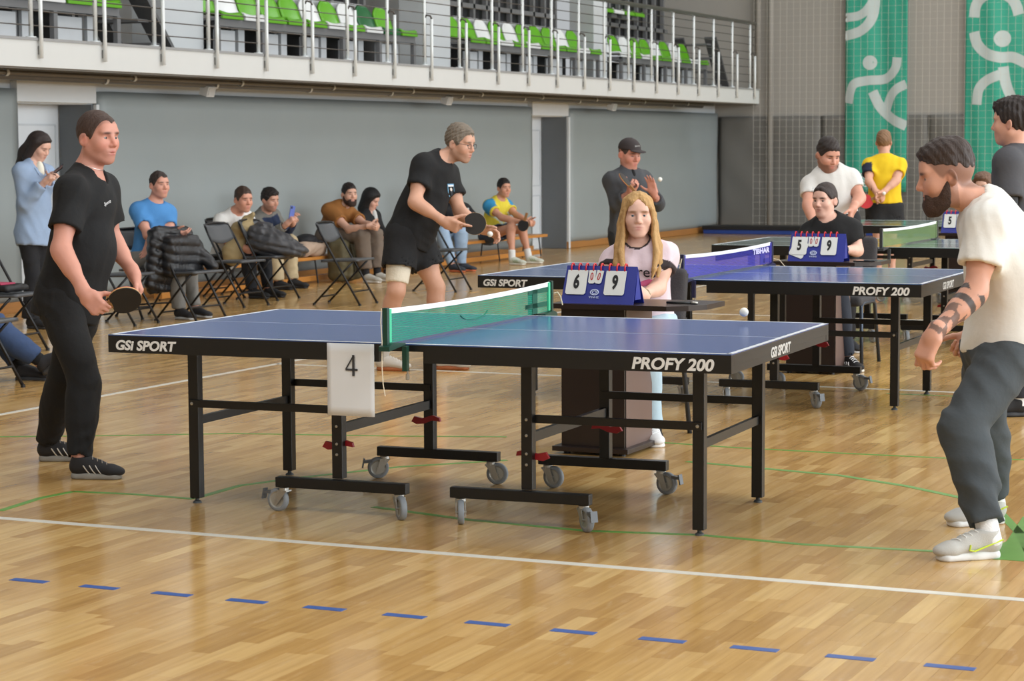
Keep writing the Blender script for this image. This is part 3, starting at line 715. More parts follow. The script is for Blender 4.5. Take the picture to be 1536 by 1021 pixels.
# painted court lines
def line(name, pts, wdt, m, z=0.0012):
    b = MB()
    for (x0, y0), (x1, y1) in zip(pts, pts[1:]): b.bar((x0, y0, z-0.0006), (x1, y1, z-0.0006), wdt, 0.0012)
    return b.build(name, m, fl)
wl = mat('white floor paint', (216, 212, 200), 0.35, var=0.10, vscale=20); gl = mat('green floor paint', (98, 150, 62), 0.35, var=0.14, vscale=14); bl = mat('blue floor tape', (44, 82, 150), 0.4, var=0.12, vscale=20)
line('court_line', [(-8.6, -0.37), (7.5, -0.37)], 0.05, wl); line('court_line', [(-3.91, -5), (-3.91, 26)], 0.05, wl)
line('court_line', [(-3.91, 5.72), (7.0, 5.72)], 0.05, wl); line('court_line', [(-3.91, 11.2), (7.0, 11.2)], 0.05, wl)
for i in range(-1, 14): line('dash_mark', [(-0.7541+0.3024*i-0.075, -1.4166), (-0.7541+0.3024*i+0.075, -1.4166)], 0.042, bl)
def gpts(px): return [tuple(onz(x, y)[:2]) for x, y in px]
line('court_line', gpts([(560, 760), (700, 779), (880, 796), (1049, 802), (1200, 816), (1430, 828)]), 0.035, gl)
line('court_line', gpts([(0, 766), (60, 747), (110, 737), (200, 741), (290, 748), (360, 728), (450, 716), (600, 700), (760, 690)]), 0.035, gl)
line('court_line', gpts([(0, 655), (180, 653), (350, 650), (600, 654), (760, 655)]), 0.03, gl)
line('court_line', gpts([(985, 663), (1100, 671), (1250, 679), (1420, 687), (1560, 690)]), 0.03, gl)
line('court_line', gpts([(1030, 692), (1140, 702), (1260, 713), (1360, 729), (1440, 746), (1500, 768), (1530, 800), (1545, 830)]), 0.04, gl)
line('court_line', gpts([(1330, 590), (1500, 597)]), 0.03, gl)
tri = MB(); pp = [onz(*p) for p in ((1450, 836), (1510, 812), (1534, 775), (1590, 772), (1600, 846))]; tri.prism([(p[0], p[1]) for p in pp], (0, 0, 0.0004), (1, 0, 0), (0, 1, 0), (0, 0, 1), 0.0008); tri.build('painted_zone', gl, fl)
# --- long wall with padding, doors and white beam
wm = mat('white wall paint', (224, 228, 230), 0.8, var=0.03); padm = mat('grey vinyl padding', (154, 162, 163), 0.5, var=0.05, vscale=1.2, bump=0.25, bscale=3.0); dpad = mat('dark grey vinyl', (104, 108, 111), 0.55, var=0.05)
wb = MB()
D1, D2 = (9.2, 10.44), (21.32, 22.63)
for y0, y1 in ((-6.0, D1[0]), (D1[1], D2[0]), (D2[1], YE)): wb.box(((XW-0.05-9.16)/2, (y0+y1)/2, 1.125), ((9.16+XW-0.05)/2, (y1-y0)/2, 1.125))
for y0, y1 in (D1, D2): wb.box(((XW-0.05-9.16)/2, (y0+y1)/2, 2.115), ((9.16+XW-0.05)/2, (y1-y0)/2, 0.135))
wall = tag(wb.build('wall_left', wm), kind='structure')
for y0, y1 in (D1, D2):   # white beam casing above each doorway
    MB().box((XW-0.01, (y0+y1)/2, 2.09), (0.04, (y1-y0)/2+0.02, 0.10), bev=0.004).build('lintel_casing', wm, wall)
def pad(y0, y1, z0=0.1, z1=2.10, parent=None, seed=0):
    rr = np.random.RandomState(seed); ks = [(rr.uniform(0.6, 2.2), rr.uniform(0.5, 2.4), rr.rand()*6) for _ in range(5)]
    n = max(8, int((y1-y0)/0.12))
    def fn(u, v):
        y = y0+(y1-y0)*u; z = z0+(z1-z0)*v; w = sum(math.sin(a*y*2+b*z*2.2+c) for a, b, c in ks)*0.0035
        e = min(u*(y1-y0), (1-u)*(y1-y0), v*(z1-z0), (1-v)*(z1-z0)); return Vector((XW+w-0.028*math.exp(-e*40), y, z))
    b = MB(); b.grid(fn, n, 24); o = b.build('wall_pad', padm, parent, True); md = o.modifiers.new('thickness', 'SOLIDIFY'); md.thickness = 0.045; md.offset = -1
    return o
for i, (y0, y1) in enumerate(((-6, 9.18), (10.5, 21.3), (22.7, 29.6))): pad(y0, y1, 0.1, 2.10 if y0 > 0 else 2.1, wall, i)
for i, (y0, y1) in enumerate(((-6, D1[0]), (D1[1], D2[0]), (D2[1], YE))): tag(MB().box((XW-0.005, (y0+y1)/2, 0.05), (0.035, (y1-y0)/2, 0.05), bev=0.004).build('baseboard_left', mat('varnished pine', (176, 122, 66), 0.4, var=0.2, vscale=10, stretch=(1, 0.2, 4))), kind='structure')
dm = mat('white door', (226, 230, 234), 0.45, var=0.02)
for k, (y0, y1) in enumerate((D1, D2)):
    dd = MB().box((-9.19, (y0+y1)/2, 0.99), (0.03, (y1-y0)/2, 0.99)).build('door_%d' % (k+1), dm); tag(dd, kind='structure')
    for (a, b_, z0, z1) in ((0.10, 0.94, 0.15, 0.80), (0.10, 0.94, 0.95, 1.78)):
        ya, yb = y0+(y1-y0)*a, y0+(y1-y0)*b_
        f = MB()
        for (p, q) in (((ya, z0), (yb, z0)), ((yb, z0), (yb, z1)), ((yb, z1), (ya, z1)), ((ya, z1), (ya, z0))): f.bar((-9.158, p[0], p[1]), (-9.158, q[0], q[1]), 0.02, 0.012, (1, 0, 0))
        f.build('door_moulding', mat('door moulding', (206, 211, 216), 0.5), dd)
    MB().tube([(-9.155, y0+0.12, 1.02), (-9.11, y0+0.12, 1.02), (-9.11, y0+0.24, 1.02)], 0.009).build('door_handle', mat('brushed steel', (170, 172, 174), 0.3, 1.0), dd)
    MB().box(((XW-9.14)/2, y1-0.012, 0.99), ((9.14+XW)/2, 0.012, 0.99)).build('jamb_pad', dpad, dd)
    MB().box(((XW-9.14)/2, y0+0.012, 0.99), ((9.14+XW)/2, 0.012, 0.99)).build('jamb_pad', dpad, dd)
    MB().box((XW+0.02, y1+0.03, 0.99), (0.02, 0.025, 0.99), bev=0.004).build('jamb_trim', wm, dd)
# --- end wall
we = mat('end wall paint', (166, 162, 155), 0.85, var=0.03, vscale=1.0)
ew = tag(MB().box((-1.0, YE+0.15, 4.5), (9.5, 0.15, 4.5)).build('wall_end', we), kind='structure')
epm = mat('end wall padding', (116, 114, 109), 0.6, var=0.06, vscale=1.0, bump=0.3, bscale=3.0)
for i in range(10):
    x0 = XW+0.03+0.95*i; x1 = x0+0.94
    rr = np.random.RandomState(40+i); ks = [(rr.uniform(1, 4), rr.uniform(0.5, 3), rr.rand()*6) for _ in range(5)]
    def fn(u, v):
        x = x0+(x1-x0)*u; z = 0.05+2.0*v; w = sum(math.sin(a*x*2.5+b*z*2.5+c) for a, b, c in ks)*0.006
        e = min(u, 1-u)*(x1-x0); return Vector((x, YE-0.04+w+0.03*math.exp(-e*50), z))
    b = MB(); b.grid(fn, 12, 20); o = b.build('wall_pad', epm, ew, True); md = o.modifiers.new('thickness', 'SOLIDIFY'); md.thickness = 0.03; md.offset = 0
for (x0, x1, zz) in ((-8.0, -7.93, 9.0), (-7.78, -7.68, 9.0)):   # risers beside the stand
    MB().cyl(((x0+x1)/2, YE-0.12, 2.5 if x0 < -7.9 else 0.0), ((x0+x1)/2, YE-0.12, zz), 0.045, 12).build('pipe_riser', we, ew, True)
# --- gallery
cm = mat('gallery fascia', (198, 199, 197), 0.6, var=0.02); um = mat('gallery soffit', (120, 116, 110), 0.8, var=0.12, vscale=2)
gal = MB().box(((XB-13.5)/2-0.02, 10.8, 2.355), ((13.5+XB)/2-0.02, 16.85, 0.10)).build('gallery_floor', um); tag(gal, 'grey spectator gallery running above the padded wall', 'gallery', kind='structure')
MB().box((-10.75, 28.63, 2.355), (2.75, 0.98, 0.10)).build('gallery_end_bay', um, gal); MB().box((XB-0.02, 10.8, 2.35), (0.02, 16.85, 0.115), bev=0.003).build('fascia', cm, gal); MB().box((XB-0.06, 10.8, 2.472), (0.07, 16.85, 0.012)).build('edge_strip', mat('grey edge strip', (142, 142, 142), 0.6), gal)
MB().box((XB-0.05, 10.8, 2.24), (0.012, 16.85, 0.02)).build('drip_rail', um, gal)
stl = mat('stainless steel', (222, 226, 226), 0.35, 0.1, var=0.03); dst = mat('dark wire', (86, 82, 78), 0.4, 0.6)
rail = empty('gallery_railing', (XB, 7.6, ZB)); tag(rail, 'stainless steel gallery railing with paired posts and thin wires', 'railing')
RB = np.array([XB, 7.6, ZB])
tp = None
for i in range(-2, 22):
    y = 0.0115+0.9373*i
    if tp is None:
        tp = MB().cyl((-0.05, 0, 0.02), (-0.05, 0, 1.09), 0.020, 10).lathe((-0.05, 0, 0.024), [(0, 0.012), (0.045, 0.012), (0.045, 0), (0, 0)], 12).build('post', stl, rail, True)
        sp = MB().cyl((0.03, 0.03, -0.15), (0.03, 0.03, 0.56), 0.018, 10).build('short_post', stl, rail, True)
        bk = MB().tube([(-0.05, 0, 0.56), (-0.02, 0.0, 0.605), (0.02, 0.02, 0.595), (0.03, 0.03, 0.56)], 0.011, 8).build('post_arm', dst, rail, True)
        br = MB().bar((0.0, 0.03, -0.08), (0.03, 0.03, -0.08), 0.02, 0.07).build('bracket', mat('bracket grey', (120, 120, 118), 0.5, 0.5), rail)
        for o in (tp, sp, bk, br): o.location = (0, y, 0)
    else:
        for q in (tp, sp, bk, br):
            o = q.copy(); COL.objects.link(o); o.location = (0, y, 0)
for k in range(8):
    z = 0.13+0.125*k; MB().cyl((-0.05, -8.5, z), (-0.05, 19.95, z), 0.006, 6).build('wire', dst, rail)
MB().cyl((-0.05, -8.5, 1.11), (-0.05, 19.98, 1.11), 0.032, 12).build('handrail', mat('handrail steel', (132, 128, 122), 0.35, 0.9), rail, True)
# pipes and lamps below the gallery
for k, (px, pz, pr, c) in enumerate(((-8.30, 2.205, 0.036, (116, 114, 112)), (-8.10, 2.222, 0.022, (128, 124, 118)))):
    pp = empty('pipe', (px, 10.0, pz)); tag(pp, ('thick grey pipe under the gallery floor', 'thin grey pipe running in front of the thicker pipe')[k], 'pipe')
    MB().cyl((0, -16, 0), (0, 17.5, 0), pr, 14).build('tube', mat('pipe paint %d' % k, c, 0.45, 0.3), pp, True)
    for q in range(-8, 9): MB().lathe((0, q*2.0+0.2*k, 0), [(pr+0.01, -0.02), (pr+0.01, 0.02)], 14, (0, 1, 0)).bar((0, q*2.0+0.2*k, pr), (0, q*2.0+0.2*k, 2.255-pz), 0.01, 0.01, (0, 1, 0)).build('clamp', stl, pp)
for k, (yy, lb) in enumerate(((11.86, 'small white floodlight above the seated man in blue'), (17.59, 'small white floodlight above the man with glasses'), (23.36, 'small white floodlight above the man in the cap'))):
    e = empty('floodlight', (-8.3, yy, 2.14)); tag(e, lb, 'floodlight', 'floodlights under the gallery')
    MB().box((0, 0, 0.0), (0.05, 0.075, 0.055), Matrix.Rotation(0.3, 3, 'Y'), bev=0.008).build('lamp_housing', mat('lamp white', (222, 224, 224), 0.4), e); MB().bar((-0.02, 0, 0.05), (-0.02, 0, 0.115), 0.03, 0.05, (0, 1, 0)).build('mount', dst, e); MB().box((0.052, 0, -0.014), (0.003, 0.06, 0.042), Matrix.Rotation(0.3, 3, 'Y')).build('lamp_glass', mat('lamp glass', (200, 204, 206), 0.15), e)
# --- stand: columns, seats, steelwork, back wall
sg = mat('stand grey steel', (112, 112, 113), 0.55, var=0.05); dk = mat('dark opening', (44, 44, 46), 0.6, var=0.1); wh = mat('stand white panel', (196, 199, 202), 0.6, var=0.05)
colm = mat('column paint', (196, 200, 202), 0.8, var=0.03)
for (y0, y1, lb) in ((11.52, 12.28, 'wide white gallery column beside the stair'), (17.62, 18.33, 'white gallery column between the middle seat blocks'), (23.36, 23.92, 'white gallery column before the last seat block'), (4.2, 5.1, 'white gallery column nearest the viewer')):
    c = tag(MB().box((-8.80, (y0+y1)/2, 5.73), (0.20, (y1-y0)/2, 3.265), bev=0.01).build('column', colm), lb, 'column', 'gallery columns')
tag(MB().box((-12.6, 11.6, 5.72), (0.15, 17.9, 3.26)).build('wall_gallery', mat('gallery wall paint', (160, 160, 158), 0.85)), kind='structure')
SEATC = dict(G=(96, 168, 24), W=(226, 228, 228), D=(20, 96, 48))
LBL = dict(G='bright green', W='white', D='dark green')
def seat_meshes():
    prof = [(0.00, 0.0), (0.02, 0.018), (0.20, 0.010), (0.33, 0.03), (0.37, 0.10), (0.42, 0.24), (0.445, 0.33)]   # depth back, height
    b = MB()
    def fn(u, v):
        t = v*(len(prof)-1); i = min(int(t), len(prof)-2); f = t-i; d = prof[i][0]*(1-f)+prof[i+1][0]*f; z = prof[i][1]*(1-f)+prof[i+1][1]*f
        wd = 0.21 if v < 0.75 else 0.21*(1-0.62*((v-0.75)/0.25)**2.2)
        x = (u-0.5)*2*wd; return Vector((-d+0.02*(abs(u-0.5)*2)**2*(1 if v > 0.5 else 0), x, z+0.02*(abs(u-0.5)*2)**2*(1 if v <= 0.5 else 0)))
    b.grid(fn, 8, 18); o = b.build('seat_shell', None, None, True); md = o.modifiers.new('thickness', 'SOLIDIFY'); md.thickness = 0.025; md.offset = 0
    return o
seat_o = {}
lip_o = {}
def place_seat(x, y, z, c, lb, grp):
    e = empty('stadium_seat', (x, y, z)); tag(e, lb, 'seat', grp)
    if c not in seat_o:
        m = mat('seat plastic %s' % c, SEATC[c], 0.35, var=0.05); s = seat_meshes(); s.data.materials.append(m); seat_o[c] = s; s.parent = e
        l = MB().box((0.006, 0, -0.012), (0.014, 0.21, 0.026), bev=0.008).build('seat_lip', m, e); lip_o[c] = l
        lip_o['b'] = lip_o.get('b') or MB().bar((-0.2, -0.12, -0.06), (-0.2, 0.12, -0.06), 0.24, 0.06).build('seat_bracket', sg, e)
        if lip_o['b'].parent is not e: q = lip_o['b'].copy(); COL.objects.link(q); q.parent = e
    else:
        for q in (seat_o[c], lip_o[c], lip_o['b']):
            o = q.copy(); COL.objects.link(o); o.parent = e
BL = [('first', 8.37-0.466*4, 'WGWWGWWGG', 'nearest gallery block'), ('second', 12.53, 'GWGGGWGWDG', 'gallery block after the wide column'), ('third', 18.75, 'GGWGWGGGWG', 'gallery block above the far doorway'), ('fourth', 24.17, 'WGWGGWGWG', 'gallery block by the end wall')]
ORD = ['first', 'second', 'third', 'fourth', 'fifth', 'sixth', 'seventh', 'eighth', 'ninth', 'tenth']
for bi, (nm, y0, seq, where) in enumerate(BL):
    n = len(seq)
    for i, c in enumerate(seq):
        place_seat(-8.40, y0+0.466*i, 2.955, c, '%s plastic seat, %s from left, %s' % (LBL[c], ORD[i], where), 'front row gallery seats')
    ya, yb = y0-(0.05 if bi == 3 else 0.22), y0+0.466*n-0.25
    st = empty('seat_stand', (-8.55, ya, ZB)); tag(st, 'grey steel seat frame with open panels under the %s seat block' % ('first', 'second', 'third', 'fourth')[bi], 'stand', 'gallery seat frames')
    ln = yb-ya
    MB().box((0.10, ln/2, 0.425), (0.03, ln/2, 0.045)).build('front_beam', sg, st); MB().box((-0.10, ln/2, 0.452), (0.22, ln/2, 0.012)).build('deck', sg, st)
    np_ = int(round(ln/0.93))
    for k in range(np_+1):
        yk = ln*k/np_; MB().box((0.10, yk, 0.20), (0.025, 0.03, 0.19)).build('upright', sg, st)
        if k < np_:
            w = ln/np_; MB().box((-0.02, yk+w*0.36, 0.18), (0.012, w*0.22, 0.17)).build('panel', wh, st); MB().box((-0.06, yk+w*0.78, 0.19), (0.02, w*0.07, 0.19)).build('panel', wh, st); MB().box((-0.10, yk+w*0.66, 0.20), (0.02, w*0.035, 0.2)).build('panel', sg, st)
    MB().box((-0.45, ln/2, 0.2), (0.02, ln/2, 0.22)).build('back_panel', dk, st)
    # second tier behind: white risers, posts and dark glazing
    for k in range(int(ln/0.466)): MB().box((-0.38, 0.25+0.466*k, 0.80), (0.02, 0.17, 0.05), bev=0.015).build('riser_cap', wh, st)
    MB().box((-0.62, ln/2, 0.70), (0.03, ln/2, 0.06)).build('rear_beam', sg, st)
    MB().box((-0.70, ln/2, 1.35), (0.01, ln/2, 0.62)).build('glazing', dk, st)
    for k in range(int(ln/0.42)+1): MB().box((-0.62, 0.42*k+0.02, 1.35), (0.03, 0.03, 0.65)).build('mullion', sg, st)
    MB().box((-0.62, ln/2, 1.05), (0.03, ln/2, 0.03)).build('transom', sg, st)
    if bi == 3:
        for i, c in enumerate('GGWGG'): place_seat(-8.95, y0+0.2+0.466*i, 3.70, c, '%s plastic seat, %s from left, upper row by the end wall' % (LBL[c], ORD[i]), 'upper row gallery seats')
for (ya, yb, lb) in ((10.55, 11.45, 'grey gallery stair stringer beside the wide column'), (28.5, 29.3, 'grey gallery stair stringer near the end wall')):
    e = empty('stair', (-8.5, ya, ZB)); tag(e, lb, 'stair', 'gallery stairs')
    d = yb-ya; MB().bar((0.0, 0.02*d, 0.95), (0.0, d, 0.02), 0.04, 0.22, (1, 0, 0)).build('stringer', mat('stringer grey', (92, 92, 93), 0.6), e)
    MB().bar((-0.6, 0.02*d, 0.95), (-0.6, d, 0.02), 0.04, 0.22, (1, 0, 0)).build('stringer', mat('stringer grey', (92, 92, 93), 0.6), e)
    for k in range(4): MB().box((-0.3, d*(0.8-0.26*k), 0.14+0.23*k), (0.29, 0.13, 0.015)).build('tread', sg, e)
# --- banners, safety net, mats at the end wall
tealm = mat('teal banner cloth', (58, 168, 142), 0.7, var=0.06, vscale=2.0); bwh = mat('banner white print', (196, 208, 206), 0.7, var=0.03)
def banner_y(x, z, ph): return YE-0.14+0.030*math.sin(7.5*x+ph)+0.012*math.sin(17*x+1.3*z+ph)
def banner(x0, x1, z0, z1, ph, lb):
    e = empty('banner', ((x0+x1)/2, YE-0.14, z0)); tag(e, lb, 'banner', 'teal banners on the end wall'); bx, bz = (x0+x1)/2, z0
    b = MB(); b.grid(lambda u, v: Vector((x0+(x1-x0)*u-bx, banner_y(x0+(x1-x0)*u, z0+(z1-z0)*v, ph)-(YE-0.14), (z1-z0)*v)), 40, 30)
    o = b.build('cloth', tealm, e, True); md = o.modifiers.new('thickness', 'SOLIDIFY'); md.thickness = 0.004; md.offset = 0
    def strip(pts, w):
        P2 = []; n = len(pts)
        for i in range(n-1):
            for t in np.linspace(0, 1, 7)[:6 if i < n-2 else 7]:
                p0, p1, p2, p3 = (A3(pts[max(0, min(n-1, q))]) for q in (i-1, i, i+1, i+2))
                P2.append(0.5*((2*p1)+(-p0+p2)*t+(2*p0-5*p1+4*p2-p3)*t*t+(-p0+3*p1-3*p2+p3)*t**3))
        bb = MB(); rows = []
        for i, p in enumerate(P2):
            d = unit(np.append(P2[min(i+1, len(P2)-1)]-P2[max(i-1, 0)], 0))[:2]; nn = np.array([-d[1], d[0]]); row = []
            for s in np.linspace(-0.5, 0.5, 5):
                q = p+nn*w*s; xx = min(max(q[0], x0), x1); row.append(bb.bm.verts.new((xx-bx, banner_y(xx, q[1], ph)-(YE-0.14)-0.006, min(q[1], z1)-z0)))
            rows.append(row)
        for A, B_ in zip(rows, rows[1:]):
            for k in range(4): bb.bm.faces.new((A[k], A[k+1], B_[k+1], B_[k]))
        bb.build('printed_stroke', bwh, e, True)
    def dot(cx, cz, r):
        bb = MB(); c = bb.bm.verts.new((cx-bx, banner_y(cx, cz, ph)-(YE-0.14)-0.006, cz-z0)); ring = []
        for k in range(24):
            a = 2*math.pi*k/24; x = cx+r*math.cos(a); z = cz+r*math.sin(a); ring.append(bb.bm.verts.new((x-bx, banner_y(x, z, ph)-(YE-0.14)-0.006, z-z0)))
        for k in range(24): bb.bm.faces.new((c, ring[k], ring[(k+1) % 24]))
        bb.build('printed_dot', bwh, e, True)
    return strip, dot, e
def bpx(x, y):
    d = CF+CR*(x-768)/FPX-CU*(y-510.5)/FPX; p = CAM+d*(YE-0.14-CAM[1])/d[1]; return (p[0], p[2])
strip, dot, e1 = banner(-6.36, -5.26, 0.72, 6.2, 0.4, 'teal banner with white stroke figures, left of the two')
strip([bpx(x, y) for x, y in ((1264, 27), (1290, 23), (1306, 8), (1318, -20))], 0.15); strip([bpx(x, y) for x, y in ((1264, 55), (1292, 46), (1309, 24), (1314, -20))], 0.17)
dot(*bpx(1305, 94), 0.125); strip([bpx(x, y) for x, y in ((1273, 155), (1280, 128), (1300, 121), (1328, 118), (1343, 103), (1346, 86))], 0.16)
strip([bpx(x, y) for x, y in ((1309, 137), (1320, 160), (1338, 178), (1360, 189))], 0.17); strip([bpx(x, y) for x, y in ((1328, 168), (1336, 145), (1346, 133), (1360, 126))], 0.16)
for r in range(5):   # small wave mark at the lower edge
    strip([bpx(1288+i*5, 262+r*4+(-1.6 if i % 2 else 1.6)) for i in range(6)], 0.022)
strip, dot, e2 = banner(-4.27, -3.12, 0.72, 6.2, 2.0, 'teal banner with white stroke figures, right of the two')
strip([bpx(x, y) for x, y in ((1461, 26), (1464, 8), (1474, -4), (1495, -12), (1515, -4), (1524, 8), (1528, 22))], 0.18)
dot(*bpx(1504, 58), 0.14); strip([bpx(x, y) for x, y in ((1461, 48), (1466, 66), (1480, 80), (1500, 86), (1520, 86), (1545, 98))], 0.18)
strip([bpx(x, y) for x, y in ((1465, 157), (1468, 135), (1480, 121), (1500, 112))], 0.17); strip([bpx(x, y) for x, y in ((1505, 100), (1508, 122), (1514, 140), (1524, 158))], 0.17)
nb = MB()
for k in range(70): nb.bar((-7.9+0.12*k, YE-0.55, 0.0), (-7.9+0.12*k, YE-0.55, 7.0), 0.0034, 0.0034, (0, 1, 0))
for k in range(58): nb.bar((-7.9, YE-0.55, 0.06+0.12*k), (0.4, YE-0.55, 0.06+0.12*k), 0.0022, 0.0022)
tag(nb.build('safety_net', mat('net cord', (206, 200, 190), 0.9)), 'pale cord safety net hanging in front of the end wall', 'net', kind='stuff')
mt = empty('gym_mat', (-6.6, YE-0.9, 0)); tag(mt, 'low black and blue gym mat lying along the end wall', 'mat')
MB().box((0, 0, 0.035), (2.0, 0.30, 0.035), bev=0.01).build('blue_base', mat('blue vinyl', (38, 66, 140), 0.5), mt); MB().box((0, 0, 0.105), (2.02, 0.31, 0.035), bev=0.01).build('black_top', mat('black vinyl', (28, 28, 30), 0.5), mt)

# --- rest of the hall shell behind and beside the viewer
shell = mat('hall wall paint', (176, 174, 170), 0.85, var=0.03)
tag(MB().box((2.0, -14.15, 4.75), (15.3, 0.15, 4.75)).build('wall_rear', shell), kind='structure')
tag(MB().box((17.15, 8.0, 4.75), (0.15, 22.0, 4.75)).build('wall_right', shell), kind='structure')
tag(MB().box((12.75, YE+0.15, 4.5), (4.3, 0.15, 4.5)).build('wall_end', we), kind='structure')
tag(MB().box((13.0, 8.0, -0.103), (4.0, 22.2, 0.10)).build('floor', bpy.data.materials['parquet far']), kind='structure')
tag(MB().box((2.0, 8.0, 9.65), (15.3, 22.3, 0.15)).build('ceiling', mat('roof deck', (190, 190, 188), 0.85, var=0.03)), kind='structure')
# ---------------------------------------------------------------- table-tennis tables
blk = mat('black powder coat', (11, 11, 11), 0.42, var=0.10); blk2 = mat('black steel tube', (9, 9, 9), 0.36, var=0.10); edge = mat('table white edge', (214, 220, 226), 0.4, var=0.02)
zinc = mat('zinc plated steel', (176, 174, 168), 0.3, 0.9, var=0.1); rub = mat('grey rubber tyre', (134, 138, 142), 0.6); redp = mat('red plastic latch', (150, 16, 30), 0.4); letter = mat('white lettering', (222, 222, 220), 0.5, var=0.01)
def caster(parent, x, y, swivel, brake):
    R = Matrix.Rotation(swivel, 3, 'Z'); q = lambda a, b, c: Vector((x, y, 0))+R @ Vector((a, b, c))
    f = MB()
    f.lathe(q(0, 0, 0.085), [(0, 0), (0.022, 0), (0.022, 0.018), (0, 0.018)], 14)
    for s in (-1, 1): f.prism([(0.022, 0.088), (-0.022, 0.088), (-0.040, 0.030), (-0.028, 0.026)], q(0, 0.018*s, 0), R @ Vector((1, 0, 0)), (0, 0, 1), R @ Vector((0, s, 0)), 0.003)
    f.box(q(0, 0, 0.090), (0.024, 0.021, 0.003), R)
    o = f.build('caster_fork', zinc, parent)
    wc = q(-0.030, 0, 0.050); ax = R @ Vector((0, 1, 0))
    MB().lathe(wc, [(0.036, -0.013), (0.046, -0.013), (0.050, -0.008), (0.050, 0.008), (0.046, 0.013), (0.036, 0.013)], 26, ax).build('caster_tyre', rub, o, True)
    MB().lathe(wc, [(0, -0.010), (0.030, -0.010), (0.036, -0.013), (0.037, 0.0), (0.036, 0.013), (0.030, 0.010), (0, 0.010)], 24, ax).build('caster_hub', mat('caster hub', (176, 174, 166), 0.35, 0.5), o)
    MB().cyl(wc-ax*0.023, wc+ax*0.023, 0.006, 10).build('axle', zinc, o)
    if brake:
        MB().bar(q(-0.06, 0, 0.082), q(-0.098, 0, 0.078), 0.028, 0.012).bar(q(-0.095, 0, 0.094), q(-0.104, 0, 0.050), 0.030, 0.006, R @ Vector((1, 0, 0))).build('brake_pedal', mat('pedal steel', (112, 114, 116), 0.55, 0.6), o)
def pp_table(loc, rz, label, top_rgb, gloss=0.22, words=True, simple=False):
    t = empty('table_tennis_table', (loc[0], loc[1], 0), rz); tag(t, label, 'table', 'table tennis tables')
    tm = mat('table top %s' % (tuple(top_rgb),), top_rgb, gloss, var=0.03, vscale=2, spec=0.6)
    for s in (-1, 1):
        h = MB().box((s*0.6865, 0, 0.7580), (0.6835, 0.7620, 0.0020)).build('table_top', tm, t); MB().box((s*0.6865, 0, 0.7500), (0.6832, 0.7623, 0.0060)).build('table_board', blk, t)
        e = MB(); z = 0.7604
        e.box((s*1.36, 0, z), (0.010, 0.7625, 0.0004)); e.box((s*0.6865, -0.7525, z), (0.6835, 0.010, 0.0004)); e.box((s*0.6865, 0.7525, z), (0.6835, 0.010, 0.0004)); e.box((s*0.6865, 0, z), (0.6835, 0.0015, 0.0003))
        e.build('line_marking', edge, h)
        for ys in (-1, 1):
            MB().box((s*0.735, ys*0.7425, 0.7145), (0.635, 0.020, 0.0305)).build('side_apron', blk, t); MB().box((s*0.05, ys*0.7425, 0.737), (0.049, 0.020, 0.0075)).build('apron_bridge', blk, t)
        MB().box((s*1.350, 0, 0.7285), (0.020, 0.7220, 0.0165)).build('end_apron_upper', blk, t); MB().box((s*1.349, 0, 0.6975), (0.020, 0.7220, 0.0140)).build('end_apron_lower', blk, t)
        for ys in (-1, 1):
            y = ys*0.43; x = s*1.145
            lg = MB().box((x, y, 0.355), (0.024, 0.022, 0.332), bev=0.003).build('leg', blk2, t); MB().lathe((x, y, 0), [(0, 0), (0.020, 0), (0.017, 0.008), (0.009, 0.012), (0.009, 0.024), (0, 0.024)], 14).build('levelling_foot', mat('foot rubber', (64, 66, 66), 0.6), lg)
            up = MB().box((s*0.43, ys*0.47, 0.420), (0.024, 0.022, 0.268), bev=0.003).build('upright', blk2, t)
            MB().box((s*0.405, ys*0.50, 0.128), (0.305, 0.022, 0.022), bev=0.004).build('wheel_bar', blk2, t)
            MB().box((s*0.79, ys*0.452, 0.440), (0.372, 0.010, 0.0165), bev=0.002).build('link_bar', blk2, t)
            MB().lathe((s*1.145, ys*0.462, 0.440), [(0, 0.004), (0.007, 0.003), (0.007, -0.004)], 10, (0, ys, 0)).build('bolt', zinc, lg)
            for zz in (0.440, 0.375, 0.30, 0.255): MB().lathe((s*0.43, ys*0.493, zz), [(0, 0.004), (0.006, 0.003), (0.006, -0.004)], 10, (0, ys, 0)).build('bolt', zinc, up)
            MB().prism([(-0.055, 0.018), (-0.02, 0.028), (0.03, 0.012), (0.07, 0.02), (0.085, -0.004), (0.06, -0.016), (0.02, -0.012), (-0.02, 0.004), (-0.06, 0.0)], (s*0.43, ys*0.452-0.008, 0.285), (s*1, 0, 0), (0, 0, 1), (0, 1, 0), 0.016).build('latch', redp, t)
            caster(t, s*0.68, ys*0.50, (0.2 if s < 0 else math.pi-0.5)+0.3*ys, True); caster(t, s*0.14, ys*0.50, (2.8 if s < 0 else 2.5)+ys*0.5, False)
        MB().box((s*1.145, 0, 0.362), (0.010, 0.41, 0.018)).build('cross_brace', blk2, t); MB().box((s*0.43, 0, 0.362), (0.012, 0.45, 0.020)).build('cross_brace', blk2, t)
    if words:
        a = dict(parent=t, shear=0.18, bold=0.0020)
        text('lettering', 'GSi SPORT', 0.056, letter, (-1.192, -0.7630, 0.7140), (1, 0, 0), (0, 0, 1), sx=1.10, **a)
        text('lettering', 'PROFY 200', 0.062, letter, (1.135, -0.7630, 0.7130), (1, 0, 0), (0, 0, 1), sx=1.10, **a)
        text('lettering', 'GSi SPORT', 0.056, letter, (1.3705, -0.05, 0.7120), (0, 1, 0), (0, 0, 1), sx=1.15, **a)
        text('lettering', 'PROFY 200', 0.062, letter, (-1.135, 0.7630, 0.7130), (-1, 0, 0), (0, 0, 1), sx=1.10, **a); text('lettering', 'GSi SPORT', 0.056, letter, (1.192, 0.7630, 0.7140), (-1, 0, 0), (0, 0, 1), sx=1.10, **a)
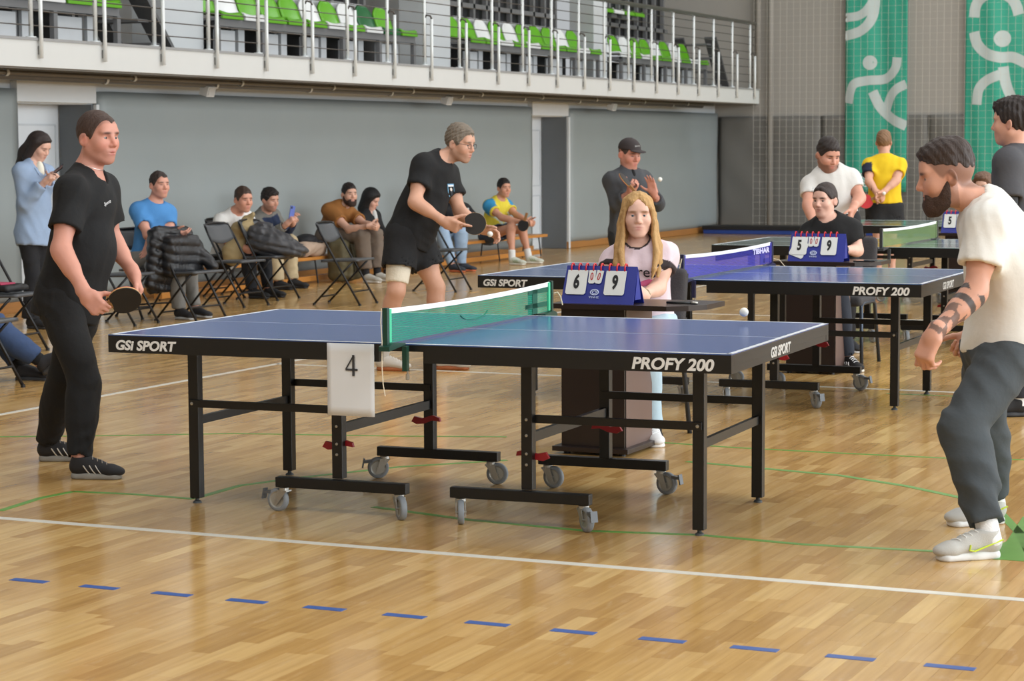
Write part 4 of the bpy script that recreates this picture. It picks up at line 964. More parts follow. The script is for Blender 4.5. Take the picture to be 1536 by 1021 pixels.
    return t
def net_mat(name, rgb, dens):
    m = bpy.data.materials.new(name); m.use_nodes = True; nt = m.node_tree; L = nt.links; b = nt.nodes['Principled BSDF']; b.inputs['Base Color'].default_value = (*lin(rgb), 1); b.inputs['Roughness'].default_value = 0.9
    tc = node(nt, 'ShaderNodeTexCoord'); wv = node(nt, 'ShaderNodeTexWave', bands_direction='Z'); wv.inputs['Scale'].default_value = 34.0; wv.inputs['Distortion'].default_value = 0.6; wv.inputs['Detail'].default_value = 1; L.new(tc.outputs['Object'], wv.inputs[0])
    mr = node(nt, 'ShaderNodeMapRange'); mr.inputs[3].default_value = dens-0.10; mr.inputs[4].default_value = dens+0.12; L.new(wv.outputs[1], mr.inputs[0]); L.new(mr.outputs[0], b.inputs['Alpha'])
    return m
def tt_net(loc, rz, label, rgb, dens, post_rgb, strip_rgb, word=None, word_rgb=None, style=0):
    n = empty('table_tennis_net', (loc[0], loc[1], 0.76), rz); tag(n, label, 'net', 'table tennis nets')
    sag = lambda y: -0.012*(1-(y/0.9)**2)
    MB().grid(lambda u, v: Vector((0, -0.885+1.77*u, 0.012+(0.118+sag(-0.885+1.77*u))*v)), 30, 4).build('net_mesh', net_mat('net %s' % label[:12], rgb, dens), n)
    MB().grid(lambda u, v: Vector((0.0008, -0.885+1.77*u, 0.130+sag(-0.885+1.77*u)+0.0205*v)), 30, 1).build('top_tape', mat('white net tape', (238, 240, 240), 0.7, var=0.01), n, solid=0.003)
    pm = mat('net post %s' % (tuple(post_rgb),), post_rgb, 0.4); sm = mat('net strip %s' % (tuple(strip_rgb),), strip_rgb, 0.6)
    for s in (-1, 1):
        p = MB().box((0, s*0.905, 0.075), (0.011, 0.011, 0.079), bev=0.002).build('post', pm, n)
        MB().box((0.002, s*0.876, 0.082), (0.0045, 0.011, 0.066)).build('edge_strip', sm, n)
        c = MB().prism([(-0.015, 0.0), (-0.015, -0.018), (0.14, -0.004), (0.14, 0.004), (0.02, 0.012)], (-0.02, s*0.915, 0.002), (0, -s, 0), (0, 0, 1), (1, 0, 0), 0.045).build('clamp_arm', pm, n)
        MB().box((0.035, s*0.80, -0.055), (0.010, 0.012, 0.050)).build('clamp_leg', pm, n); MB().cyl((0.035, s*0.782, -0.125), (0.035, s*0.782, -0.03), 0.004, 8).box((0.035, s*0.782, -0.13), (0.003, 0.012, 0.012)).build('clamp_screw', zinc, n)
    if style == 1:    # pale cords hanging from the posts
        MB().tube([(-0.014, -0.915, 0.152), (-0.016, -0.918, 0.10), (-0.012, -0.917, 0.02), (-0.014, -0.916, -0.08), (-0.010, -0.915, -0.15), (-0.002, -0.914, -0.195)], 0.0022, 6).build('tension_cord', mat('cotton cord', (226, 214, 190), 0.9), n)
        MB().tube([(0.012, 0.916, 0.095), (0.03, 0.92, 0.10), (0.045, 0.92, 0.08), (0.055, 0.92, 0.04)], 0.003, 6).build('tension_cord', mat('cotton cord', (226, 214, 190), 0.9), n)
        dg = mat('dark green print', (6, 84, 66), 0.8)
        for (y, z, hy, hz) in ((0.70, 0.068, 0.070, 0.056), (0.63, 0.052, 0.11, 0.008)): MB().box((0.0012, y, z), (0.0010, hy*0.45, hz)).build('printed_block', dg, n)
        MB().box((0.0012, 0.72, 0.050), (0.0010, 0.135, 0.011)).build('printed_block', dg, n); MB().box((0.0012, 0.745, 0.116), (0.0010, 0.13, 0.010)).build('printed_block', dg, n)
        bb = MB(); bb.tube([(0.0014, -0.02+0.15*math.cos(a), 0.075+0.032*math.sin(a)) for a in np.linspace(math.pi*1.05, math.pi*1.95, 12)], 0.0035, 6, ry=0.001); bb.build('printed_arc', mat('net green print', (18, 118, 94), 0.8), n)
    if style == 2:
        MB().tube([(0.0, -0.917, 0.13), (-0.02, -0.925, 0.03), (-0.03, -0.93, -0.02)], 0.003, 6).build('tension_cord', mat('cotton cord', (226, 214, 190), 0.9), n); MB().tube([(0.012, 0.918, 0.04), (0.05, 0.93, 0.03), (0.09, 0.94, -0.02)], 0.003, 6).build('tension_cord', mat('cotton cord', (226, 214, 190), 0.9), n)
        ng = mat('navy net print', (44, 40, 140), 0.8)
        MB().box((0.0010, 0.30, 0.102), (0.0006, 0.58, 0.018)).build('printed_band', net_mat('navy band', (40, 36, 136), 0.72), n); MB().box((0.0012, 0.70, 0.060), (0.0008, 0.055, 0.048)).build('printed_block', ng, n); MB().box((0.0012, 0.80, 0.035), (0.0008, 0.08, 0.014)).build('printed_block', ng, n)
    if word: text('lettering', word, 0.046, mat('net lettering', word_rgb, 0.8), (0.004, 0.66, 0.101), (0, 1, 0), (0, 0, 1), n, sx=2.3, bold=0.0018)
    return n
T1 = pp_table((0, 0.7625), 0.0383, 'blue-topped tennis table in front with a number sheet on its side', (66, 94, 152))
tt_net((0, 0.7625), 0.0383, 'green table tennis net with white tape on the front table', (24, 140, 112), 0.66, (10, 58, 46), (70, 196, 150), style=1)
T2 = pp_table((-0.3015, 5.1095), 0.0164, 'blue-topped tennis table behind the seated blonde scorekeeper', (66, 98, 152), 0.16)
tt_net((-0.3015, 5.1095), 0.0164, 'blue table tennis net with printed word on the second table', (70, 62, 168), 0.70, (30, 34, 70), (64, 60, 170), 'TIBHAR', (206, 202, 238), 2)
T3 = pp_table((-0.27, 9.42), 0.0, 'tennis table with grey green top, behind the second scorekeeper', (78, 104, 104), 0.14, words=False)
tt_net((-0.20, 9.30), 0.0, 'olive green table tennis net on the grey topped third table', (104, 128, 80), 0.78, (60, 62, 64), (110, 130, 90))
T4 = pp_table((-0.75, 13.75), 0.0, 'far tennis table nearest the man in the yellow shirt', (70, 112, 104), 0.12, words=False)
# --- number sheet on the near side of the front table
ca, sa = math.cos(0.0383), math.sin(0.0383)
def t1(x, y, z): return (x*ca-y*sa, 0.7625+x*sa+y*ca, z)
ps = empty('paper_sheet', t1(-0.225, -0.766, 0.46), 0.0383); tag(ps, 'white paper sheet with the number 4 taped to the front table', 'sheet')
MB().grid(lambda u, v: Vector((-0.106+0.212*u, -0.0015-0.004*math.sin(math.pi*u)*(1-v), 0.295*v)), 10, 8).build('paper', mat('white paper', (222, 224, 226), 0.8, var=0.015), ps, True, 0.0006)
inkm = mat('grey ink', (58, 58, 60), 0.8)
nm4 = MB(); q4 = lambda pts: nm4.prism([(x*0.9, z) for x, z in pts], (0.006, -0.0066, 0.163), (1, 0, 0), (0, 0, 1), (0, -1, 0), 0.0006)
q4([(0.004, 0.0), (0.016, 0.0), (0.016, 0.086), (0.004, 0.086)]); q4([(-0.030, 0.022), (0.031, 0.022), (0.031, 0.0305), (-0.030, 0.0305)]); q4([(-0.030, 0.0305), (-0.022, 0.0305), (0.016, 0.086), (0.009, 0.086)])
nm4.build('numeral', inkm, ps)
# --- score desks, flip boards
brown = mat('dark walnut laminate', (38, 27, 24), 0.32, var=0.15, vscale=14, stretch=(1, 1, 0.2)); brown2 = mat('desk side laminate', (104, 82, 74), 0.4, var=0.08, vscale=10)
def desk(x0, x1, y, label, depth_=0.46, px0=None, px1=None):
    d = empty('score_desk', ((x0+x1)/2, y+depth_/2, 0)); tag(d, label, 'desk', 'scorekeeper desks'); w = (x1-x0)/2; cx = (x0+x1)/2
    pts = [(-w, -depth_/2), (w*0.62, -depth_/2), (w*0.86, -depth_*0.36), (w, -depth_*0.1), (w, depth_/2), (-w, depth_/2)]
    MB().prism(pts, (0, 0, 0.735), (1, 0, 0), (0, 1, 0), (0, 0, 1), 0.025).build('desk_top', brown, d)
    p0, p1 = px0-cx, px1-cx
    MB().box(((p0+p1)/2, -depth_/2+0.06, 0.385), ((p1-p0)/2, 0.012, 0.350)).build('front_panel', brown, d)
    MB().box((p1-0.012, 0.02, 0.385), (0.012, 0.19, 0.350)).build('side_panel', brown2, d); MB().box((p0+0.012, 0.02, 0.385), (0.012, 0.19, 0.350)).build('side_panel', brown2, d)
    MB().box(((p0+p1)/2, 0.02, 0.0275), ((p1-p0)/2+0.035, 0.245, 0.0125), bev=0.004).build('plinth', brown, d)
    for sx in (-1, 1):
        for sy in (-1, 1): MB().cyl(((p0+p1)/2+sx*((p1-p0)/2-0.02), 0.02+sy*0.18, 0), ((p0+p1)/2+sx*((p1-p0)/2-0.02), 0.02+sy*0.18, 0.016), 0.018, 10).build('foot', blk, d)
    return d
def score_board(x, y, z, label, left, right, sc=1.0, rz=0.0, tilted=False):
    s = empty('score_board', (x, y, z), rz); tag(s, label, 'scoreboard', 'flip scoreboards'); bm_ = mat('scoreboard blue', (26, 40, 140), 0.45, var=0.04); W2, Hh = 0.195*sc, 0.185*sc; dp = 0.075*sc
    cardm = mat('score card', (222, 224, 222), 0.6, var=0.02); up = Vector((0, dp, Hh)).normalized(); nrm = Vector((0, -Hh, dp)).normalized()
    for sgn in (-1, 1): MB().prism([(-W2, 0), (W2, 0), (W2*0.97, 1), (-W2*0.97, 1)], (0, sgn*dp-0.0015*sgn, 0.0), (1, 0, 0), (0, -sgn*dp, Hh), (0, sgn*1, 0.0), 0.003).build('board_panel', bm_, s)
    for sx in (-1, 1): MB().prism([(-dp*0.55, 0.02), (dp*0.55, 0.02), (0, Hh*0.94)], (sx*W2*0.96, 0, 0), (0, 1, 0), (0, 0, 1), (sx, 0, 0), 0.004).build('end_cheek', bm_, s)
    f = lambda u, v: Vector((u*sc, -dp, 0))+up*(v*sc)+nrm*0.004
    def card(u, v, w, h, txt, size, rgb, rot=0.0, off=0.003):
        ax = Vector((1, 0, 0))*math.cos(rot)+up*math.sin(rot); ay = ax.cross(-nrm)*-1; ay = up*math.cos(rot)-Vector((1, 0, 0))*math.sin(rot); o = f(u, v)+nrm*off
        hw, hh, c = w*sc/2, h*sc/2, 0.008*sc
        MB().prism([(-hw+c, -hh), (hw-c, -hh), (hw, -hh+c), (hw, hh), (-hw, hh), (-hw, -hh+c)], o, ax, ay, nrm, 0.003).build('score_card', cardm, s)
        if txt: text('numeral', txt, size*sc, mat('ink %s' % (tuple(rgb),), rgb, 0.6), o+nrm*0.0042, ax, ay, s, sx=0.62 if size > 0.06 else 0.6, bold=0.0042*sc if size > 0.06 else 0.0008, extrude=0.0003)
    if tilted: card(-0.125, 0.085, 0.105, 0.115, None, 0, (0, 0, 0), -0.35, 0.0)
    card(-0.122, 0.108, 0.108, 0.128, left, 0.098, (14, 14, 16)); card(0.085, 0.108, 0.108, 0.128, right, 0.098, (14, 14, 16))
    card(-0.043, 0.138, 0.036, 0.070, '0', 0.056, (176, 20, 34), 0.03); card(-0.005, 0.138, 0.036, 0.070, '0', 0.056, (176, 20, 34), -0.12)
    rg = mat('red plastic ring', (206, 24, 34), 0.35)
    for u in (-0.162, -0.122, -0.084, -0.043, -0.003, 0.042, 0.083, 0.125):
        c = f(u, 0.180)+Vector((0, 0.012, 0.004)); MB().tube([c+Vector((0.003, math.cos(a)*0.020*sc, math.sin(a)*0.024*sc)) for a in np.linspace(0, 2*math.pi, 15)[:-1]], 0.0042*sc, 8, closed=True).build('ring', rg, s, True)
    lg = mat('pale board print', (190, 200, 232), 0.6); o = f(-0.020, 0.058)+nrm*0.002
    for (ra, rb, th) in ((0.021, 0.014, 0.0032), (0.011, 0.007, 0.0026)): MB().tube([o+Vector((1, 0, 0))*(ra*math.cos(a)*sc)+up*(rb*math.sin(a)*sc) for a in np.linspace(0, 2*math.pi, 21)[:-1]], th*sc, 6, closed=True).build('logo_ring', lg, s)
    text('lettering', 'YINHE', 0.016*sc, lg, f(-0.020, 0.031)+nrm*0.002, (1, 0, 0), up, s, sx=1.2)
    return s
desk(-0.30, 0.47, 2.27, 'dark brown score desk behind the front table', 0.46, -0.255, 0.085)
score_board(-0.065, 2.40, 0.76, 'blue flip scoreboard reading 6 and 9 on the front desk', '6', '9')
pn = empty('pen', (0.34, 2.42, 0.768)); tag(pn, 'dark pen lying at the right end of the front desk', 'pen')
MB().cyl((-0.07, 0, 0), (0.05, 0.02, 0), 0.007, 10).build('barrel', blk, pn, True); MB().cyl((0.05, 0.02, 0), (0.085, 0.026, 0), 0.0078, 10).build('cap', zinc, pn, True)
d2a = onz(1163, 391, 0.76); d2b = onz(1312, 391, 0.76)
desk(-0.44, 0.26, 6.45, 'dark brown score desk between the second and third tables', 0.44, -0.36, -0.02)
score_board(-0.16, 6.58, 0.76, 'blue flip scoreboard reading 5 and 9 beside the woman in black', '5', '9', 1.0, 0.0, True)
ph = empty('phone', (0.17, 6.56, 0.765)); tag(ph, 'dark phone lying flat on the second score desk', 'phone'); MB().box((0, 0, 0), (0.075, 0.036, 0.004), bev=0.003).build('phone_body', blk, ph); MB().box((0, 0, 0.0045), (0.070, 0.032, 0.0005)).build('phone_screen', mat('phone glass', (40, 52, 70), 0.1), ph)
d3 = P(1445, 350, 19.3)
desk(float(d3[0])-0.22, float(d3[0])+0.5, float(d3[1])-0.1, 'dark score desk beyond the third table, half hidden by the bearded player', 0.44, float(d3[0])-0.15, float(d3[0])+0.2)
score_board(float(d3[0]), float(d3[1])+0.05, 0.76, 'blue flip scoreboard reading 5 behind the bearded player', '5', '0', 1.0)
# --- chairs
fgrey = mat('chair grey plastic', (74, 76, 79), 0.45, var=0.06); ftube = mat('chair dark tube', (30, 30, 32), 0.35, 0.3)
def make_fold():
    c = empty('folding_chair'); w = 0.205
    for s in (-1, 1):
        MB().tube([(s*w, 0.235, 0.010), (s*w, 0.0, 0.40), (s*w*0.99, -0.175, 0.70), (s*w*0.93, -0.225, 0.785)], 0.0115, 8).build('front_leg', ftube, c, True)
        MB().tube([(s*(w-0.03), -0.27, 0.010), (s*(w-0.03), 0.02, 0.30), (s*(w-0.03), 0.15, 0.425)], 0.0105, 8).build('rear_leg', ftube, c, True)
        for y in (0.235, -0.27): MB().lathe((s*(w if y > 0 else w-0.03), y, 0), [(0, 0), (0.016, 0), (0.015, 0.02), (0, 0.02)], 10).build('rubber_foot', blk, c)
    MB().tube([(-w*0.93, -0.225, 0.785), (-w*0.75, -0.238, 0.805), (0, -0.245, 0.812), (w*0.75, -0.238, 0.805), (w*0.93, -0.225, 0.785)], 0.0115, 8).build('top_tube', ftube, c, True)
    MB().cyl((-w, 0.16, 0.135), (w, 0.16, 0.135), 0.008, 8).build('stretcher', ftube, c); MB().cyl((-w+0.03, -0.20, 0.08), (w-0.03, -0.20, 0.08), 0.008, 8).build('stretcher', ftube, c)
    def fb(u, v):
        x = (u-0.5)*2; lo = 0.655-0.045*(1-x*x); z = lo+(0.805-lo)*v; yy = -0.155-(z-0.655)*0.50-0.03*(1-x*x); return Vector((x*w*0.97, yy, z))
    MB().grid(fb, 12, 5).build('backrest', fgrey, c, True, 0.014)
    def fs(u, v):
        x = (u-0.5)*2; y = -0.185+0.40*v; wd = w*(0.93+0.05*v); return Vector((x*wd, y, 0.432+0.012*v-0.008*(1-x*x)*math.sin(math.pi*v)))
    MB().grid(fs, 10, 10).build('seat', fgrey, c, True, 0.024)
    return c
fc0 = make_fold(); first = [True]
def fold(x, y, face, label):
    """face: heading in degrees, 0 = towards +X"""
    o = fc0 if first[0] else copy_tree(fc0)
    first[0] = False
    o.location = (x, y, 0); o.rotation_euler = (0, 0, math.radians(face-90)); tag(o, label, 'chair', 'folding chairs')
    return o
def make_office(x, y, rz, label):
    c = empty('office_chair', (x, y, 0), rz); tag(c, label, 'chair', 'scorekeeper chairs'); um_ = mat('charcoal upholstery', (62, 60, 62), 0.9, var=0.12, vscale=20, bump=0.3, bscale=120); lm = mat('slate tube', (62, 70, 82), 0.35, 0.5)
    S = SDF(); S.rbox((0, 0.0, 0.455), np.eye(3), (0.225, 0.215, 0.035), 0.03); S.mesh('seat', 0.012, (0, 0, 0), um_, c)
    S = SDF(); R = np.array(Matrix.Rotation(-0.16, 3, 'X')); S.rbox((0, -0.245, 0.705), R, (0.215, 0.03, 0.185), 0.03, k=0.02); S.ell((0, 0.15, 0.72), np.eye(3), (0.45, 0.36, 0.5), 's', 0.03); S.mesh('backrest', 0.012, (0, 0, 0), um_, c)
    MB().box((0, -0.292, 0.69), (0.20, 0.006, 0.17), Matrix.Rotation(0.16, 3, 'X'), bev=0.004).build('back_shell', blk, c)
    for s in (-1, 1):
        MB().tube([(s*0.235, 0.22, 0.0), (s*0.215, 0.17, 0.42), (s*0.215, 0.12, 0.44), (s*0.215, -0.15, 0.44), (s*0.215, -0.19, 0.42), (s*0.235, -0.25, 0.0)], 0.0135, 8, ry=0.0135).build('leg_frame', lm, c, True)
        MB().tube([(s*0.19, -0.17, 0.44), (s*0.19, -0.27, 0.47), (s*0.19, -0.30, 0.62)], 0.011, 8).build('back_tube', blk, c, True)
    return c
fold(-6.62, 8.85, -8, 'dark folding chair with the black puffer jacket over its back')
pE = onz(520, 456); fold(pE[0], pE[1], 4, 'empty dark folding chair in front of the man in brown')
p_ = onz(368, 459); fold(p_[0]-0.1, p_[1], -4, 'dark folding chair right of the one holding the black puffer jacket')
p_ = onz(392, 450); fold(p_[0], p_[1]+0.15, -2, 'dark folding chair holding the beige and grey jackets')
p_ = onz(330, 447); fold(p_[0], p_[1]+0.3, 0, 'dark folding chair between the men in blue and white')
p_ = onz(185, 486); fold(p_[0], p_[1], 4, 'dark folding chair partly hidden behind the standing player in black')
p_ = onz(10, 528); fold(p_[0], p_[1], 6, 'dark folding chair at the left edge with a flat dark bag on it')
p_ = onz(-20, 585); fold(p_[0]-0.1, p_[1], 4, 'dark folding chair at the left edge under the person in jeans')
p_ = onz(665, 436); fold(p_[0], p_[1], 2, 'dark folding chair behind the man with glasses')
p_ = P(228, 400, 19.9); fold(p_[0]-0.05, p_[1], -25, 'dark folding chair under the man in the blue shirt')
bg_ = empty('flat_bag', (float(onz(5, 528)[0]), float(onz(5, 528)[1]), 0.462)); tag(bg_, 'flat dark bag with a pink edge lying on the leftmost chair', 'bag')
S = SDF(); S.rbox((0, 0, 0.03), np.eye(3), (0.16, 0.15, 0.03), 0.025); S.disp = folds(0.006, 4); S.mesh('bag_body', 0.012, (0, 0, 0), mat('black nylon', (24, 24, 27), 0.55), bg_); MB().box((-0.02, -0.05, 0.066), (0.12, 0.09, 0.006), bev=0.004).build('pink_lining', mat('pink cloth', (176, 62, 92), 0.8), bg_)
# --- benches
pine = mat('bench pine', (196, 132, 62), 0.4, var=0.2, vscale=9, stretch=(4, 0.3, 4))
for y0, y1, lb in ((10.9, 15.6, 'long low wooden bench under the men in white and beige'), (15.9, 20.6, 'long low wooden bench under the man in the yellow jersey')):
    b = empty('bench', (-8.33, (y0+y1)/2, 0)); tag(b, lb, 'bench', 'wall benches'); h = (y1-y0)/2
    MB().box((0, 0, 0.285), (0.14, h, 0.018), bev=0.004).build('seat_plank', pine, b); MB().box((0.0, 0, 0.05), (0.05, h, 0.03), bev=0.004).build('foot_rail', pine, b)
    for k in range(4):
        y = -h+0.25+(2*h-0.5)*k/3
        for sx in (-1, 1): MB().tube([(sx*0.11, y, 0.27), (sx*0.13, y+0.03*sx, 0.0)], 0.010, 8).build('leg', ftube, b)
        MB().bar((-0.11, y, 0.262), (0.11, y, 0.262), 0.02, 0.008).build('leg_plate', ftube, b)
# --- bags and jackets
def blob(name, label, cat, prims, rgb, vox=0.012, amp=0.01, seed=1, var=0.15, base=(0, 0, 0), rough=0.7, q=None):
    S = SDF()
    for pr in prims: getattr(S, pr[0])(*pr[1:])
    S.disp = quilt(amp, q, (0.25, 0.1, 0.95), seed) if q else folds(amp, seed); e = empty(name, base); tag(e, label, cat)
    S.mesh('cloth_body', vox, base, mat('%s %s' % (name, tuple(rgb)), rgb, rough, var=var, vscale=14), e)
    return e
I3 = np.eye(3)
b = A3((-6.62, 8.85, 0)); dr = A3((math.cos(math.radians(-8)), math.sin(math.radians(-8)), 0)); sd = A3((-dr[1], dr[0], 0))
RJ = np.array([sd, dr, UPV])
jk = blob('puffer_jacket', 'black quilted puffer jacket hung over a folding chair back', 'jacket', [('rbox', b-dr*0.24+UPV*0.60, RJ, (0.25, 0.075, 0.24), 0.06), ('rbox', b-dr*0.10+UPV*0.58, RJ, (0.22, 0.06, 0.18), 0.05, 'u', 0.05), ('cone', b-dr*0.22-sd*0.22+UPV*0.70, b-dr*0.24-sd*0.27+UPV*0.34, 0.07, 0.055, 'u', 0.04), ('cone', b-dr*0.2+sd*0.2+UPV*0.70, b+dr*0.05+sd*0.24+UPV*0.48, 0.07, 0.055, 'u', 0.04), ('rbox', b-dr*0.27-sd*0.1+UPV*0.40, RJ, (0.16, 0.06, 0.15), 0.05, 'u', 0.05)], (30, 30, 33), 0.011, 0.016, 3, base=b, rough=0.42, q=0.075)
b = onz(392, 450)+A3((0, 0.15, 0))
RJ = I3
blob('winter_jacket', 'dark grey quilted jacket heaped on a folding chair seat', 'jacket', [('ell', b+A3((0.02, 0.05, 0.56)), I3, (0.24, 0.22, 0.13)), ('ell', b+A3((0.18, 0.10, 0.50)), I3, (0.2, 0.2, 0.08), 'u', 0.06), ('ell', b+A3((-0.1, 0.05, 0.66)), I3, (0.16, 0.18, 0.12), 'u', 0.06)], (70, 70, 73), 0.011, 0.022, 8, base=b, rough=0.5, q=0.075)
blob('fur_hood_jacket', 'beige jacket with a hood hanging over a folding chair back', 'jacket', [('ell', b+A3((-0.27, 0.0, 0.72)), I3, (0.11, 0.15, 0.09)), ('cone', b+A3((-0.3, -0.05, 0.70)), b+A3((-0.33, -0.08, 0.42)), 0.09, 0.075, 'u', 0.05), ('cone', b+A3((-0.26, 0.03, 0.82)), b+A3((-0.2, 0.04, 0.86)), 0.05, 0.03, 'u', 0.04), ('ell', b+A3((-0.36, -0.12, 0.48)), I3, (0.1, 0.11, 0.13), 'u', 0.05)], (158, 138, 98), 0.011, 0.012, 9, base=b)
b = A3((-8.33, 13.95, 0.303))
blob('folded_jacket', 'folded beige jacket lying on the wooden bench', 'jacket', [('rbox', b+A3((0, 0, 0.08)), I3, (0.15, 0.26, 0.075), 0.06), ('ell', b+A3((0.05, -0.05, 0.12)), I3, (0.1, 0.2, 0.06), 'u', 0.05)], (184, 160, 140), 0.012, 0.014, 12, base=b)
blob('dark_cap', 'black cap resting on the folded beige jacket', 'cap', [('ell', b+A3((0, 0.0, 0.19)), I3, (0.12, 0.16, 0.07)), ('ell', b+A3((0.08, 0.1, 0.165)), I3, (0.09, 0.09, 0.02), 'u', 0.02)], (28, 28, 32), 0.011, 0.004, 13, base=b)
b = A3(onz(521, 424)); b = b+A3((-0.12, 0.12, 0))
bp_ = blob('backpack', 'olive camouflage backpack standing on the floor behind an empty chair', 'backpack', [('rbox', b+UPV*0.25, I3, (0.13, 0.19, 0.245), 0.09), ('rbox', b+A3((0.13, 0, 0.17)), I3, (0.06, 0.14, 0.14), 0.05, 'u', 0.03), ('cone', b+A3((-0.02, -0.05, 0.49)), b+A3((-0.02, 0.05, 0.49)), 0.03, 0.03, 'u', 0.02)], (92, 84, 58), 0.012, 0.006, 15, 0.45, base=b)
for k in (-1, 1): MB().tube([b+A3((0.16, 0.09*k, 0.44))-b, b+A3((0.2, 0.09*k, 0.30))-b, b+A3((0.21, 0.09*k, 0.10))-b], 0.012, 6).build('strap', mat('olive strap', (60, 56, 40), 0.8), bp_)
# --- balls and bats
def ball(p, label):
    e = MB().lathe((0, 0, 0), [(0.02*math.sin(a), 0.02*math.cos(a)) for a in np.linspace(0, math.pi, 15)], 20).build('table_tennis_ball', mat('white celluloid', (236, 234, 226), 0.5, var=0.01), None, True); e.location = Vector(p); tag(e, label, 'ball', 'table tennis balls'); return e
def paddle(c, axis, nrm, label, front=(24, 24, 26), back=(196, 44, 30), sc=1.0):
    """bat with centre c, axis from handle to blade tip, nrm towards the front rubber"""
    c = A3(c); a = unit(axis); n = A3(nrm); n = unit(n-a*(n @ a)); s = np.cross(a, n); e = empty('table_tennis_bat', c); tag(e, label, 'bat', 'table tennis bats')
    def outline(g=0.0):
        pts = []
        for t in np.linspace(-math.pi*0.80, math.pi*0.80, 30): pts.append(((0.0755+g)*math.sin(t)*sc, (0.0790+g)*math.cos(t)*sc))
        return pts
    hp = [(-0.016*sc, -0.06*sc), (-0.015*sc, -0.17*sc), (0.015*sc, -0.17*sc), (0.016*sc, -0.06*sc)]
    MB().prism(outline(0.0008), -n*0.003*sc, s, a, n, 0.006*sc).build('blade', mat('bat wood', (196, 158, 104), 0.5), e)
    MB().prism(outline(-0.0005), n*0.003*sc, s, a, n, 0.004*sc).build('front_rubber', mat('bat rubber %s' % (tuple(front),), front, 0.55, var=0.04), e); MB().prism(outline(-0.0005), -n*0.007*sc, s, a, n, 0.004*sc).build('back_rubber', mat('bat rubber %s' % (tuple(back),), back, 0.55, var=0.04), e)
    MB().prism(hp, -n*0.011*sc, s, a, n, 0.022*sc).build('handle', mat('bat handle', (150, 104, 60), 0.5, var=0.2, vscale=60), e)
    return e
ball(P(1116, 468, 9.6), 'white ball in flight above the front table, right end')
# ---------------------------------------------------------------- the people in the hall
FX = (0.912, 0, -0.41); FY = (-0.41, 0, -0.912)     # facing +X (into the hall) and -Y (towards the front table)
# player in black at the left end of the front table
def tat_none(v, c): pass
p1 = person('standing player in black T-shirt and trousers holding a bat low', 10.45,
    dict(pel=(104, 447, 0.05), neck=(131, 256, 0.02), waist=(122, 372, 0.03), head=(147, 206, 0.0), shR=(108, 287, -0.15), shL=(153, 284, 0.15), elR=(91, 374, -0.24), wrR=(130, 443, -0.32), elL=(168, 360, 0.22), wrL=(201, 411, 0.16),
         kneeR=(128, 574, -0.12), ankR=(119, 692, -0.22), kneeL=(97, 566, 0.22), ankL=(70, 668, 0.36)),
    chest_f=(0.86, 0, -0.52), hip_f=(0.86, 0, -0.5), face=(0.83, -0.02, -0.56), hsc=1.05, wid=1.05, belly=1.2, skin=(206, 146, 126), hair=(64, 44, 34), hair_kw=dict(t=0.004, top=0.002, fade=0.25, recede=0.022, nz=0.0006, zoff=0.004), scalp=0.35, stub=0.12, blush=0.5,
    shirt=dict(rgb=(13, 13, 14), sleeve=0.66, hem=0.10, loose=0.016, neck=0.066, neck_drop=0.045, amp=0.008), legs=dict(kind='long', rgb=(14, 14, 15), loose=0.014, end=0.985, cuff=0.050, amp=0.008),
    toes=dict(R=V(1, 0, -0.12), L=V(1, 0, 0.0)), shoes=dict(upper=(30, 29, 31), sole=(142, 138, 130), stripes=(228, 228, 226), lace=(150, 140, 130), sc=1.02, vox=0.0045),
    hands=dict(R=dict(d=(0.52, -0.5, -0.25), t=(0.75, 0.55, -0.1), curls=((62, 70, 40), (72, 75, 40), (78, 75, 40), (80, 70, 40)), thumb=(0.8, 0.5, 0.5), tc=26), L=dict(d=(0.32, -0.92, -0.1), t=(0.35, -0.15, -0.9), curls=((30, 38, 22), (34, 42, 25), (40, 46, 28), (46, 46, 28)), thumb=(0.5, 0.8, 0.25), tc=8)),
    vox=0.0095, hvox=0.0032, detail=True, iris=(58, 62, 62), seed=1, look=(0.88, 0.0, -0.4), limb_s=1.06)
surf_text(p1, 'shirt', P(160, 304, 10.3), P(160, 304, 10.3)-CAM, V(0.62, 0.25, 0.75), V(0, 1, 0), 'Sports', 0.024, (226, 226, 226), shear=0.2)
paddle(p1['H']['R'][1]+0.118*unit(V(0.95, 0.30, 0.05)), V(0.95, 0.30, 0.05), V(0.10, -0.62, -0.78), 'black bat with orange edge held by the player in black', (34, 31, 30), (222, 84, 50))
def necklace(out, rgb, drop=0.03, r=0.0016, rad=0.068, parent=None):
    pts = []
    for a in np.linspace(0, 2*math.pi, 40)[:-1]:
        d = out['RC'][0]*math.sin(a)+out['fc']*math.cos(a); o = out['neck']+out['upc']*(0.028-drop*max(0, math.cos(a)))
        p = o+d*0.2; T = out['body']; t = T.trace(p, -d); pts.append(t+d*0.002-out['base'])
    MB().tube(pts, r, 5, closed=True).build('necklace', mat('silver chain', (200, 196, 190), 0.3, 0.9), out['root'])
necklace(p1, None, 0.02, 0.0010)
